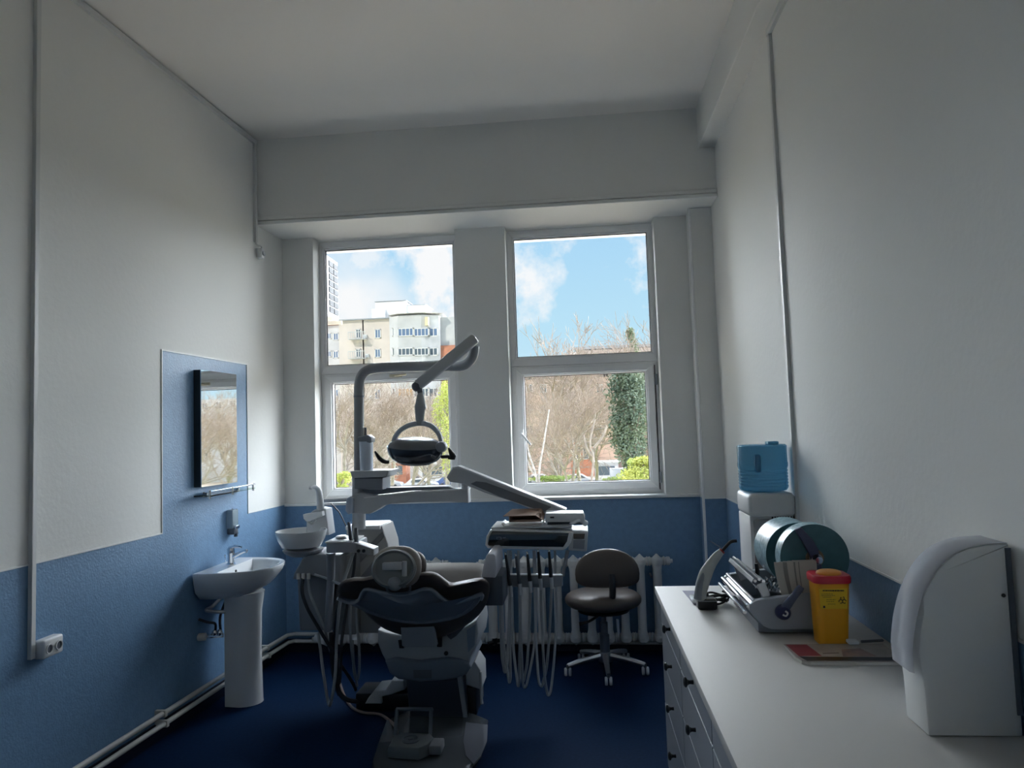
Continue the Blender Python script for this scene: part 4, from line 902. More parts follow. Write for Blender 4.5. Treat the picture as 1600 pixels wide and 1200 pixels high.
for t, hgt, wd in ((-.03, .012, .012), (-.02, .026, .022), (.0, .032, .026), (.5, .033, .026), (.94, .031, .024), (1.0, .030, .022)):
    q = a_ + (c_ - a_) * t
    rings.append([q + up * x + sd * z for x, z in rrect(hgt * 2, wd * 2, min(hgt, wd) * .5, 3)])
o.loft(rings).build('spring_arm', mat('arm_pale_grey', (.48, .50, .52), .3), lampr, ang=50)
B().ell(U(651, 604, 4.20), (.030, .030, .030), 20, 12).tube([U(655, 604, 4.20), U(657, 614, 4.20)], .018, 12).build('arm_joint', greyd, lampr)
B().tube([U(657, 611, 4.2), U(657, 618, 4.2), U(657, 630, 4.2), U(657, 636, 4.2), U(656, 640, 4.2), U(656, 664, 4.2)], [.014, .020, .030, .036, .031, .022], 16).build('stem', polem, lampr)
o = B(); arc = [(614, 694), (617, 684), (624, 674), (636, 666), (650, 662), (664, 662), (676, 667), (685, 677), (689, 688), (690, 698)]
rings = []; ap = spline([U(u, v, 4.2) for u, v in arc], 3)
for i, q in enumerate(ap):
    d = (ap[min(i + 1, len(ap) - 1)] - ap[max(i - 1, 0)]).normalized(); n_ = d.cross(Vector((0, 1, 0))).normalized(); f_ = 1 - .35 * abs(2 * i / (len(ap) - 1) - 1) ** 2
    rings.append([q + n_ * x + Vector((0, z, 0)) for x, z in rrect(.030 * f_, .036, .006, 2)])
o.loft(rings).build('yoke', mat('yoke_grey', (.42, .45, .49), .3), lampr, ang=40)
hc = U(649, 706, 4.2); tl = Matrix.Rotation(R(3), 3, 'Y') @ Matrix.Rotation(R(12), 3, 'X')
o = B(); rings = []
for i in range(13):
    t = math.pi / 2 * i / 12; k = math.cos(t) ** .6 if i < 12 else .02
    rings.append([hc + tl @ Vector((.163 * k * math.cos(a), .10 * k * math.sin(a), .030 + .052 * math.sin(t))) for a in [2 * math.pi * j / 40 for j in range(40)]])
o.loft(rings).build('head_top', mat('head_grey', (.14, .155, .17), .25, coat=.3), lampr)
o = B(); rings = []
for i in range(13):
    t = math.pi / 2 * i / 12; k = max(math.cos(t) ** .5, .55 if i < 12 else .5)
    rings.append([hc + tl @ Vector((.170 * k * math.cos(a), .105 * k * math.sin(a), .034 - .105 * math.sin(t))) for a in [2 * math.pi * j / 40 for j in range(40)]])
o.loft(rings).build('head_shell', mat('dark_glossy_shell', (.030, .038, .052), .12, coat=.6), lampr)
for k_ in (.85, .70):
    B().tube([hc + tl @ Vector((.168 * k_ * math.cos(a), -.106 * abs(math.cos(a * .5)) * 1 - .0, 0)) for a in (0,)] * 1 + [hc + Vector((.1, -.09, -.02 * k_)), hc + Vector((0, -.112, -.045 * k_)), hc + Vector((-.1, -.09, -.03 * k_))], .0025, 6, 4).build('reflector_rib', greyd, lampr)
B().tube([U(608, 722, 4.17), U(600, 721, 4.16), U(593, 716, 4.15), U(588, 709, 4.14), U(586, 705, 4.14)], [.010, .013, .013, .009, .004], 10, 4).build('handle', black, lampr)
B().tube([U(690, 714, 4.17), U(704, 713, 4.15)], .010, 8).tube([U(701, 700, 4.15), U(703, 704, 4.15), U(707, 712, 4.15), U(709, 715, 4.15), U(700, 716, 4.15)], [.004, .010, .020, .014, .006], 10, 3).build('handle', black, lampr)
B().lathe(U(690, 698, 4.16), [(.001, -.03), (.028, -.03), (.032, -.02), (.032, .02), (.028, .03), (.001, .03)], 20, 'Y').build('yoke_knob', greyp, lampr)
# ---- instrument delivery head on its spring arm
YD_ = 4.0
dl = root('instrument_console', 'white dental instrument console with dark glass front on a sloping spring arm', 'dental unit', (U(840, 860, YD_).x, YD_ + .15, U(840, 860, YD_).z))
plate(B(), [(697, 746), (706, 731), (714, 729), (724, 731), (880, 795), (888, 802), (884, 812), (862, 808), (800, 784), (757, 770), (740, 763), (722, 756), (702, 753)], 4.22, (0, .09, 0), .010, 3).build('spring_arm', offw, dl)
plate(B(), [(735, 756), (744, 752), (760, 754), (862, 792), (850, 800), (780, 776)], 4.216, (0, .01, 0), .002).build('arm_recess', mat('arm_recess_grey', (.17, .18, .20), .4), dl)
plate(B(), [(706, 730), (716, 728), (885, 796), (884, 798), (716, 731), (707, 732)], 4.215, (0, .10, 0), .001).build('arm_edge', white, dl)
body = [(758, 852), (760, 838), (765, 829), (771, 826), (890, 830), (896, 832), (892, 848), (886, 856), (880, 860), (762, 857)]
plate(B(), body, YD_, (0, .30, 0), .008, 2).build('console_body', white, dl)
plate(B(), [(762, 851), (764, 839), (769, 830), (889, 833), (886, 846), (880, 855), (764, 853)], YD_ - .004, (0, .010, 0), .003).build('glass_front', mat('black_glass_front', (.018, .022, .024), .06, coat=1), dl)
plate(B(), [(890, 831), (919, 830), (917, 862), (888, 860)], YD_ + .01, (0, .26, 0), .006, 2).build('side_module', offw, dl)
plate(B(), [(896, 834), (914, 834), (913, 842), (896, 842)], YD_ + .005, (0, .01, 0), .001).build('display', mat('brown_display', (.12, .10, .085), .2), dl)
plate(B(), [(896, 844), (914, 844), (913, 858), (895, 857)], YD_ + .005, (0, .01, 0), .001).build('key_pad', greyp, dl)
# maker's mark on the glass: small pale lettering
o = B()
for u0, v0, u1, v1 in ((776, 839, 783.5, 839.8), (776, 842.2, 783.5, 843), (776, 839, 776.9, 843), (782.6, 839, 783.5, 843), (785, 839.6, 790, 841.4)):
    p, q = U(u0, v1, YD_ - .006), U(u1, v0, YD_ - .006); o.box((p.x, YD_ - .0062, p.z), (q.x, YD_ - .005, q.z))
o.build('maker_mark', greyp, dl, smooth=False)
# rounded white deck, with rails
xa, xb2 = U(764, 826, YD_).x, U(900, 829, YD_).x; zd = U(800, 827, YD_).z
B().box((xa + .01, YD_ + .005, zd), (xb2 - .02, YD_ + .285, zd + .012), .005).build('deck', offw, dl)
B().tube([(xb2 - .03, YD_ + .02, zd + .02), (xb2 + .02, YD_ + .06, zd + .035), U(915, 818, YD_ + .1)], [.008, .012, .018], 12, 3).build('side_handle', white, dl)
# holder bar and hand pieces
plate(B(), [(774, 898), (850, 899), (879, 899), (879, 916), (850, 919), (774, 916)], YD_ - .02, (0, .05, 0), .006).build('holder_bar', mat('holder_bar_grey', (.30, .32, .35), .4), dl)
for u in (879, 778):
    B().tube([U(u, 900, YD_ + .02), U(u + (8 if u > 800 else 3), 860, YD_ + .06)], .010, 8).build('holder_strut', greyp, dl)
HP = 'hand pieces in the console holder'
for i, (u0, v0, u1, v1, lab) in enumerate(((775, 888, 780, 912, 'short hand piece at the left end of the holder, lowest of the row'), (790, 867, 797, 915, 'dark slim hand piece next to the short one in the holder'), (806, 869, 812, 912, 'dark hand piece with chrome tip under the lettering of the glass front'),
                                (824, 866, 828, 908, 'dark hand piece in the middle of the holder'), (841, 862, 844, 904, 'dark hand piece right of the middle one in the holder'), (858, 862, 861, 902, 'dark hand piece at the right end of the holder'))):
    a_, c_ = U(u0, v0, YD_ - .035), U(u1, v1, YD_ - .04); r_ = root('hand_piece', lab, 'instrument', a_, HP)
    B().tube([a_, a_.lerp(c_, .5), c_], [.007, .009, .011], 10).build('grip', black if i != 2 else greyd, r_)
    B().tube([a_ + Vector((-.006, 0, .012)), a_ + Vector((0, 0, .008)), a_], [.005, .006, .007], 8).build('tip', chrome, r_)
    B().tube([c_, c_ + Vector((.004, 0, -.06))], [.011, .009], 10).build('coupling', offw, r_)
HG2 = 'hoses hanging in loops from the console'
y1 = YD_ - .02; y2 = YD_ + .12
def loop(u, v, ub, vb, u2, lab, r=.0075, vs=890):
    hose([(u, v, y1), (u + (ub - u) * .15, v + (vb - v) * .35, y1), (u + (ub - u) * .45, v + (vb - v) * .78, y1 + .02), (ub - (u2 - u) * .12, vb - 8, (y1 + y2) / 2), (ub, vb, (y1 + y2) / 2 + .01), (ub + (u2 - u) * .18, vb - 12, (y1 + y2) / 2 + .02), (u2 - (u2 - ub) * .2, vb - (vb - vs) * .35, y2), (u2, vs + (vb - vs) * .3, y2), (u2 - 2, vs - 30, y2 + .02)], r, hosem, lab, HG2)
loop(781, 925, 789, 1050, 796, 'grey console hose with the shortest loop at the far left', .009)
loop(798, 930, 796, 1066, 785, 'grey console hose looping to the left beside the shortest one')
loop(813, 925, 810, 1072, 800, 'grey console hose looping straight below the third hand piece')
loop(812, 922, 820, 1074, 838, 'grey console hose with a wide loop crossing to the right', .0075)
loop(829, 920, 818, 1064, 812, 'grey console hose looping left below the middle hand piece')
loop(845, 916, 857, 1086, 869, 'grey console hose with the longest loop, lowest of all')
loop(862, 914, 846, 1072, 836, 'grey console hose from the right hand piece swinging left')
# things lying on the deck
zk = zd + .012
a_ = U(785, 823, YD_ + .06)
r_ = root('white_tray', 'flat white tray on the console deck below the brown box', 'tray', (U(815, 820, YD_ + .1).x, YD_ + .1, zk))
xa, xb2 = U(787, 823, YD_ + .05).x, U(848, 823, YD_ + .05).x
B().prism([(xa, zk), (xa - .012, zk + .018), (xa - .004, zk + .018), (xa + .006, zk + .004), (xb2 - .006, zk + .004), (xb2 + .004, zk + .018), (xb2 + .012, zk + .018), (xb2, zk)], 'Y', YD_ + .03, YD_ + .2, .001, 1).build('tray', white, r_)
card = mat('brown_cardboard', (.34, .215, .155), .7, var=.1, vscale=20)
xa, xb2 = U(796, 815, YD_ + .08).x, U(846, 815, YD_ + .08).x; zb_ = zk + .019; zt2 = U(800, 802, YD_ + .08).z
r_ = root('cardboard_box', 'open brown cardboard glove box on the console deck', 'box', ((xa + xb2) / 2, YD_ + .15, zb_))
o = B(); o.box((xa, YD_ + .06, zb_), (xb2, YD_ + .065, zb_ + .012)); o.box((xa, YD_ + .22, zb_), (xb2, YD_ + .225, zt2)); o.box((xa, YD_ + .06, zb_), (xa + .004, YD_ + .225, zt2 - .004)); o.box((xb2 - .004, YD_ + .06, zb_), (xb2, YD_ + .225, zt2)); o.box((xa, YD_ + .06, zb_), (xb2, YD_ + .225, zb_ + .003)); o.build('box_body', card, r_, smooth=False)
o = B(); o.add([(xa - .03, YD_ + .035, zt2 - .012), (xb2 - .03, YD_ + .035, zt2 - .012), (xb2 - .008, YD_ + .22, zt2 + .006), (xa + .004, YD_ + .22, zt2 + .006), (xa - .03, YD_ + .035, zt2 - .009), (xb2 - .03, YD_ + .035, zt2 - .009), (xb2 - .008, YD_ + .22, zt2 + .009), (xa + .004, YD_ + .22, zt2 + .009)],
        [(0, 1, 2, 3), (4, 5, 6, 7), (0, 1, 5, 4), (1, 2, 6, 5), (2, 3, 7, 6), (3, 0, 4, 7)]).build('top_flap', card, r_, smooth=False)
o = B(); o.add([(xb2 - .03, YD_ + .035, zt2 - .012), (xb2 + .012, YD_ + .045, zb_ + .006), (xb2 + .012, YD_ + .2, zb_ + .02), (xb2 - .008, YD_ + .22, zt2 + .006), (xb2 - .027, YD_ + .035, zt2 - .010), (xb2 + .015, YD_ + .045, zb_ + .008), (xb2 + .015, YD_ + .2, zb_ + .022), (xb2 - .005, YD_ + .22, zt2 + .008)],
        [(0, 1, 2, 3), (4, 5, 6, 7), (0, 1, 5, 4), (1, 2, 6, 5), (2, 3, 7, 6), (3, 0, 4, 7)]).build('side_flap', card, r_, smooth=False)
xa, xb2 = U(852, 812, YD_ + .06).x, U(913, 812, YD_ + .06).x
r_ = root('white_control_box', 'white control box with a small dark slot on the console deck', 'device', ((xa + xb2) / 2, YD_ + .15, zk + .014))
B().prism([(xa, zk + .016), (xb2 + .002, zk + .014), (xb2 + .004, zk + .035), (xb2 - .006, zk + .062), (xa, zk + .066)], 'Y', YD_ + .05, YD_ + .2, .005, 2).build('housing', white, r_)
B().box((xa + .01, YD_ + .07, zk), (xb2 - .01, YD_ + .19, zk + .016)).build('foot', greyd, r_, smooth=False)
B().box((xa + .028, YD_ + .047, zk + .038), (xa + .050, YD_ + .052, zk + .046)).build('slot', black, r_, smooth=False)
# ------------------------------------------------------------------ drawer cabinets and worktop along the right wall
WT = .87
cabm = mat('grey_cabinet_front', (.34, .37, .41), .4)
cabb = mat('cabinet_carcass', (.30, .33, .37), .45)
topm = mat('white_laminate_worktop', (.62, .61, .595), .55, bump=.02, bscale=300, spec=.2)
ys = [3.385, 2.740, 2.090, 1.440, .790]
labs = ['grey drawer cabinet at the window end of the worktop, four knobbed drawers', 'grey drawer cabinet next to the one at the window end', 'grey drawer cabinet mostly below the picture edge under the worktop', 'grey drawer cabinet under the near end of the worktop']
for i in range(4):
    y1_, y0_ = ys[i] - .002, ys[i + 1] + .002
    r_ = root('drawer_cabinet', labs[i], 'cabinet', (.65, (y0_ + y1_) / 2, 0), 'drawer cabinets under the worktop')
    B().box((.345, y0_, .08), (XR - .01, y1_, WT - .031)).build('carcass', cabb, r_, smooth=False)
    B().box((.38, y0_ + .002, 0), (XR - .02, y1_ - .002, .08)).build('plinth', greyd, r_, smooth=False)
    for z0_, z1_, zk_ in ((.718, .835, .778), (.548, .713, .630), (.368, .543, .465), (.09, .363, .280)):
        d_ = B().box((.322, y0_ + .003, z0_), (.3455, y1_ - .003, z1_), .0015, 1).build('drawer', cabm, r_, smooth=False)
        yk = 3.03 if i == 0 else (y0_ + y1_) / 2
        B().lathe((.322, yk, zk_), [(.007, 0), (.006, -.012), (.009, -.018), (.016, -.022), (.016, -.027), (.010, -.031), (.001, -.032)], 16, 'X').build('knob', black, d_)
B().box((.300, .78, WT - .03), (XR - .003, 3.404, WT), .0025, 2).build('worktop', topm, label='long white worktop over the grey drawer cabinets along the right wall', cat='worktop')
# ------------------------------------------------------------------ water cooler
YK = 3.44
xa, xb2 = U(1171, 800, YK).x, .957
xm = (xa + xb2) / 2
r_ = root('water_cooler', 'white floor standing water cooler at the end of the worktop, with a blue bottle', 'water cooler', (xm, YK + .13, 0))
zt_ = U(1200, 771, YK).z; zh = U(1200, 808, YK).z
cool = mat('cooler_white', (.60, .60, .60), .35); coold = mat('cooler_grey', (.34, .35, .355), .4)
B().box((xa, YK, zh), (xb2, YK + .27, zt_), .022, 4).build('head', cool, r_)
B().box((xa + .006, YK + .03, 0), (xb2 - .002, YK + .27, zh + .004), .008, 2).build('body', cool, r_)
B().box((xa + .02, YK + .012, zh - .11), (xa + .10, YK + .034, zh - .012), .010, 3).build('tap_panel', coold, r_)
B().box((xa + .02, YK + .022, zh - .26), (xb2 - .02, YK + .032, zh - .11), .003).build('niche', mat('cooler_niche', (.16, .15, .14), .5), r_)
o = B()
for i in range(9): xx = xa + .105 + i * .012; o.box((xx, YK + .024, zh - .030), (xx + .006, YK + .0305, zh - .002))
o.build('vent_slot', black, r_, smooth=False)
bt = bpy.data.materials.new('blue_bottle_plastic'); bt.use_nodes = True; pb = bt.node_tree.nodes['Principled BSDF']
t_ = bt.node_tree; tr = t_.nodes.new('ShaderNodeBsdfTransparent'); tr.inputs[0].default_value = (.34, .62, .78, 1); pb.inputs['Base Color'].default_value = (.13, .33, .48, 1); pb.inputs['Roughness'].default_value = .12
mx = t_.nodes.new('ShaderNodeMixShader'); mx.inputs[0].default_value = .48; t_.links.new(tr.outputs[0], mx.inputs[1]); t_.links.new(pb.outputs[0], mx.inputs[2]); t_.links.new(mx.outputs[0], t_.nodes['Material Output'].inputs[0])
zb_ = zt_ + .004; ztp = U(1210, 695, YK + .02).z; hh = ztp - zb_; rr = (U(1250, 730, YK + .12).x - U(1172, 730, YK + .12).x) / 2
prof = [(.05, -.01), (.06, 0), (rr * .90, .002), (rr * .96, .012)]
for i in range(6): z = .022 + i * .0145; prof += [(rr * .985, z), (rr * .955, z + .006)]
prof += [(rr, .115), (rr, hh * .60), (rr * .985, hh * .62), (rr * .985, hh * .9), (rr * .99, hh * .97), (rr * .93, hh), (.001, hh)]
r2 = root('water_bottle', 'blue translucent water bottle upside down on the white cooler', 'bottle', (xm, YK + .13, zt_))
B().lathe((xm - .004, YK + .13, zb_), prof, 36).build('bottle', bt, r2)
B().box((xm - .065, YK + .13 - rr * .99, zb_ + hh * .42), (xm - .035, YK + .13 - rr * .80, zb_ + hh * .80), .008).build('grip_recess', mat('deep_blue_plastic', (.04, .16, .30), .2), r2)
B().box((xm + .02, YK + .10, ztp), (xm + .07, YK + .16, ztp + .014), .004).build('handle', mat('blue_handle', (.10, .32, .48), .25), r2)
# ------------------------------------------------------------------ pouch sealing machine with two rolls
sgrey = mat('sealer_grey', (.33, .36, .41), .38); slev = mat('slate_blue_plastic', (.085, .11, .19), .4)
r_ = root('sealing_machine', 'grey pouch sealing machine with chrome bars and blue lever on the worktop', 'sealing machine', (.68, 2.85, WT))
Y0, Y1 = 2.60, 3.08
side = [(1172, 944), (1182, 938), (1232, 931), (1278, 928), (1292, 930), (1293, 984), (1206, 984), (1194, 979), (1182, 968), (1173, 956)]
plate(B(), side, Y0, (0, .03, 0), .006, 2).build('side_panel', sgrey, r_)
pA = lambda u, v: U(u, v, Y0)
zt_ = WT
P = [(pA(*q).x, max(pA(*q).z, WT + .002)) for q in side]

o = B(); o.prism([(x, z) for x, z in P], 'Y', Y1 - .03, Y1, .006, 2); o.build('side_panel', sgrey, r_)
o = B(); xl = P[0][0]; xr = P[4][0]
o.box((xl + .03, Y0 + .03, WT + .004), (xr, Y1 - .03, WT + .035)); o.box((xr - .05, Y0 + .03, WT + .03), (xr, Y1 - .03, P[3][1] - .01)); o.build('base_tray', greyp, r_, smooth=False)
# chrome bars running from side to side
for u, v, rr_, nm in ((1172, 949, .010, 'front_bar'), (1180, 941, .007, 'front_bar'), (1165, 958, .006, 'front_bar')):
    p = pA(u, v); B().tube([(p.x, Y0 + .01, p.z), (p.x, Y1, p.z)], rr_, 10).build(nm, chrome, r_)
p = pA(1176, 944); B().obox((p.x, (Y0 + Y1) / 2, p.z - .004), (.03, Y1 - Y0 - .04, .006), (0, R(-35), 0)).build('sealing_rail', steel, r_, smooth=False)
p = pA(1193, 918)
for dx, dz in ((-.020, .016), (-.006, .022), (.008, .014), (-.012, -.004), (.004, -.008)):
    B().tube([(p.x + dx, Y0 + .03, p.z + dz), (p.x + dx, Y1 - .02, p.z + dz)], .0055, 8).build('cutter_bar', chrome, r_)
B().obox((p.x - .006, (Y0 + Y1) / 2, p.z + .004), (.05, Y1 - Y0 - .07, .018), (0, R(30), 0), .003, 1).build('cutter_carriage', greyd, r_)
for y in (Y0 + .03, Y1 - .03): B().obox((p.x + .012, y, p.z - .03), (.03, .012, .08), (0, R(-20), 0), .003, 1).build('carriage_bracket', steel, r_)
q = U(1183, 902, 2.78); B().tube([(q.x, 2.78, q.z - .01), (q.x + .002, 2.78, q.z + .025), (q.x - .001, 2.78, q.z + .05)], [.006, .008, .006], 10, 3).build('cutter_knob', black, r_)
kc = U(1223, 956, Y0 - .006)
B().lathe(kc, [(.001, -.022), (.020, -.022), (.024, -.016), (.026, 0), (.001, 0)], 24, 'Y').build('lever_knob', mat('navy_plastic', (.03, .035, .10), .35), r_)
B().tube([kc + Vector((-.006, -.024, -.004)), kc + Vector((.004, -.024, -.008)), kc + Vector((.010, -.024, .001)), kc + Vector((.003, -.024, .008))], .0032, 6, 4).build('arrow_mark', white, r_)
a_, c_ = U(1228, 948, Y0 - .02), U(1252, 917, Y0 - .02); dv = (c_ - a_).normalized(); nn = Vector((-dv.z, 0, dv.x))
o = B(); rings = []
for t, w_ in ((-.1, .012), (0, .015), (.5, .012), (.92, .012), (1.02, .009)): rings.append([a_ + (c_ - a_) * t + nn * x + Vector((0, y, 0)) for x, y in rrect(w_ * 2, .014, .004, 2)])
o.loft(rings).build('lever', slev, r_, ang=50)
# rolls of pouch film: top-level things, hung on the machine's spindles
teal = mat('teal_film_roll', (.055, .15, .18), .35, var=.1, vscale=30); rimm = mat('pale_blue_film_edge', (.42, .60, .66), .25, var=.25, vscale=60)
def roll(c, r, y0, y1, lab, face):
    q = root('film_roll', lab, 'film roll', (c.x, (y0 + y1) / 2, c.z - r), 'rolls of sterilisation pouch film')
    o = B(); o.cur = 1; o.lathe((c.x, 0, c.z), [(r, y0 + .0005), (r, y1 - .0005)], 56, 'Y'); 
    B().lathe((c.x, 0, c.z), [(r * .999, y0 + .001), (r, y0 + .004), (r, y1 - .004), (r * .999, y1 - .001)], 56, 'Y').build('film', rimm, q)
    o = B(); ring = lambda R_, y: [(c.x + R_ * math.cos(a), y, c.z + R_ * math.sin(a)) for a in [2 * math.pi * j / 56 for j in range(56)]]
    o.loft([ring(.030, y0), ring(r * .995, y0), ring(r * .995, y0 + .003), ring(.030, y0 + .003)], False, False).build('end_face', teal, q)
    o = B(); o.loft([ring(.030, y1), ring(r * .995, y1), ring(r * .995, y1 - .003), ring(.030, y1 - .003)], False, False).build('end_face', teal, q)
    B().lathe((c.x, 0, c.z), [(.026, y0 - .002), (.032, y0 - .002), (.032, y1 + .002), (.026, y1 + .002)], 24, 'Y').build('core', mat('cardboard_core', (.30, .22, .14), .7), q)
    return q
c1 = U(1273, 872, 2.73); roll(c1, .121, 2.73, 2.80, 'narrow teal film roll nearest the camera on the sealing machine', True)
c2 = U(1243, 862, 2.90); roll(Vector((c2.x, 0, c2.z - .006)), .121, 2.86, 3.05, 'wide teal film roll behind the narrow one on the sealing machine', False)
o = B()
for c_, y0_, y1_ in ((c1, 2.70, 2.82), (c2, 2.83, 3.07)): o.tube([(c_.x, y0_, c_.z), (c_.x, y1_, c_.z)], .020, 14)
o.build('spindle', steel, r_)
for nm, uv in (('roll_arm', [(1243, 828), (1252, 824), (1272, 846), (1279, 858), (1286, 892), (1290, 912), (1278, 912), (1272, 884), (1264, 864)]),): plate(B(), uv, 2.70, (0, .018, 0), .004).build(nm, mat('navy_arm_plastic', (.05, .06, .12), .4), r_)
B().prism([(c1.x + .02, c1.z), (c1.x + .05, c1.z), (xr, P[3][1] - .02), (xr - .04, P[3][1] - .02)], 'Y', 2.83, 2.85, .003, 1).build('roll_support', sgrey, r_)
B().lathe((c1.x + .002, 2.70, c1.z), [(.001, -.016), (.012, -.016), (.015, -.004), (.015, 0), (.001, 0)], 16, 'Y').build('spindle_nut', chrome, r_)
# curved paper pouches standing in front of the near roll
o = B(); rings = []
zp0 = U(1215, 930, 2.66).z; zp1 = U(1215, 878, 2.66).z
r_p = root('pouch_stack', 'cream paper pouches with grey stripes curling in front of the near film roll', 'pouches', (U(1243, 930, 2.66).x, 2.68, zp0))
for k in range(5):
    x0 = U(1210 + k * 8, 900, 2.66).x; x1 = U(1221 + k * 8, 930, 2.66).x; xe = U(1277, 900, 2.66).x
    pts = []
    for i in range(9):
        t = i / 8; pts.append((x0 + (x1 - x0) * t ** 1.6, zp1 + (zp0 - zp1) * t))
    yy = 2.655 + k * .008; b_ = B(); vs = []
    for x, z in pts: vs += [(x, yy, z), (xe, yy + .004, z), (xe, yy + .0055, z), (x, yy + .0015, z)]
    fs = []
    for i in range(8):
        for j in range(4): fs.append((i * 4 + j, i * 4 + (j + 1) % 4, i * 4 + 4 + (j + 1) % 4, i * 4 + 4 + j))
    fs += [(0, 1, 2, 3), (32, 33, 34, 35)]
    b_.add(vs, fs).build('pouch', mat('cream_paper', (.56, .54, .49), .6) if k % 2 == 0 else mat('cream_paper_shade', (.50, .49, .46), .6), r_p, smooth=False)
    for s0, s1 in (((.20, .30), (.45, .49), (.56, .585)) if k == 0 else ((.1, .2),)):
        vs = []
        for x, z in pts:
            w_ = xe - x; vs += [(x + w_ * s0, yy - .0012, z), (x + w_ * s1, yy - .0012, z)]
        B().add(vs, [(2 * i, 2 * i + 1, 2 * i + 3, 2 * i + 2) for i in range(8)]).build('stripe', mat('grey_print', (.28, .28, .26), .6), r_p, smooth=False)
# crumpled clear film
rnd = random.Random(9); c = U(1203, 915, 2.72)
o = B(); n = 14; vs = [(c.x - .05 + .10 * i / (n - 1), 2.66 + .14 * j / (n - 1), c.z - .02 + rnd.uniform(0, .045)) for j in range(n) for i in range(n)]
o.add(vs, [(j * n + i, j * n + i + 1, (j + 1) * n + i + 1, (j + 1) * n + i) for j in range(n - 1) for i in range(n - 1)])
o.build('crumpled_film', glassmat('clear_film', (.88, .92, .94), rough=.08), smooth=False, label='crumpled clear film between the chrome bars and the paper pouches', cat='film')
# ------------------------------------------------------------------ sharps bin
YS = 2.47
a_, c_ = U(1276, 910, YS), U(1331, 910, YS); e1, e2 = U(1284, 999, YS), U(1330, 999, YS); zt_ = a_.z
r_ = root('sharps_bin', 'yellow sharps container with red rimmed lid beside the sealing machine', 'container', ((e1.x + e2.x) / 2, YS + .055, WT))
w1_, w0_ = (c_.x - a_.x), (e2.x - e1.x); xc1, xc0 = (a_.x + c_.x) / 2, (e1.x + e2.x) / 2; yc_ = YS + w1_ / 2
yel2 = mat('yellow_bin_plastic', (.80, .36, .012), .4); red = mat('red_lid_plastic', (.50, .012, .035), .35)
o = B(); rg = []
for t in (0, .03, .5, .97, 1): w_ = w0_ + (w1_ - w0_) * t; xx = xc0 + (xc1 - xc0) * t; rg.append([(xx + a, yc_ + b_, WT + .001 + (zt_ - WT) * t) for a, b_ in rrect(w_, w_ * .95, w_ * .22, 5)])
o.loft(rg).build('bin_body', yel2, r_, ang=50)
o = B(); o.loft([[(xc1 + a, yc_ + b_, z) for a, b_ in rrect(w, w * .95, w * .24, 5)] for z, w in ((zt_ - .006, w1_ * .98), (zt_ - .006, w1_ * 1.09), (zt_ + .012, w1_ * 1.11), (zt_ + .018, w1_ * 1.06), (zt_ + .018, w1_ * .8))]); o.build('lid', red, r_, ang=50)
disk(B(), (xc1, yc_ - .005, zt_ + .02), w1_ * .36, w1_ * .34, .010, 28).build('lid_hatch', mat('orange_lid_centre', (.75, .30, .04), .35), r_)
lb = B(); zl0, zl1 = U(1300, 952, YS).z, U(1300, 920, YS).z; f_ = lambda z: YS + (w1_ - w1_) / 2 + (1 - (z - WT) / (zt_ - WT)) * (w1_ - w0_) * .48 + .0015
xl0, xl1 = U(1281, 935, YS).x, U(1325, 935, YS).x
lb.add([(xl0 + .002, f_(zl0), zl0), (xl1 - .002, f_(zl0), zl0), (xl1, f_(zl1), zl1), (xl0, f_(zl1), zl1)], [(0, 1, 2, 3)]).build('label', mat('label_yellow', (.78, .50, .02), .5), r_, smooth=False)
ink = mat('label_ink', (.03, .02, .015), .6)
def inkrect(o, u0, v0, u1, v1):
    A, C_ = U(u0, v1, YS), U(u1, v0, YS); o.add([(A.x, f_(A.z) - .0008, A.z), (C_.x, f_(A.z) - .0008, A.z), (C_.x, f_(C_.z) - .0008, C_.z), (A.x, f_(C_.z) - .0008, C_.z)], [(0, 1, 2, 3)])
o = B(); rnd = random.Random(4)
for v, h, x0, x1 in ((922, 2.2, 1286, 1319), (928, .7, 1284, 1302), (930.5, .7, 1284, 1305), (933, .7, 1286, 1300), (937, .7, 1292, 1306), (940, .7, 1292, 1304), (944, .7, 1294, 1306)):
    x = x0
    while x < x1: w_ = rnd.uniform(1.2, 3.5); inkrect(o, x, v, min(x + w_, x1), v + h); x += w_ + .7
inkrect(o, 1287, 947, 1290, 950.5)
o.build('print', ink, r_, smooth=False)
o = B(); pc = U(1317, 938.5, YS)
for k in range(3):
    an = R(90 + 120 * k); cc = pc + Vector((math.cos(an) * .0065, 0, math.sin(an) * .0065))
    ring = [2 * math.pi * j / 16 for j in range(17)]
    for j in range(16):
        if abs(((ring[j] - an + math.pi) % (2 * math.pi)) - math.pi) < .5: continue
        q4 = [cc + Vector((math.cos(x) * r__, 0, math.sin(x) * r__)) for r__, x in ((.0045, ring[j]), (.0070, ring[j]), (.0070, ring[j + 1]), (.0045, ring[j + 1]))]
        o.add([(p.x, f_(p.z) - .0010, p.z) for p in q4], [(0, 1, 2, 3)])
o.build('biohazard_mark', ink, r_, smooth=False)
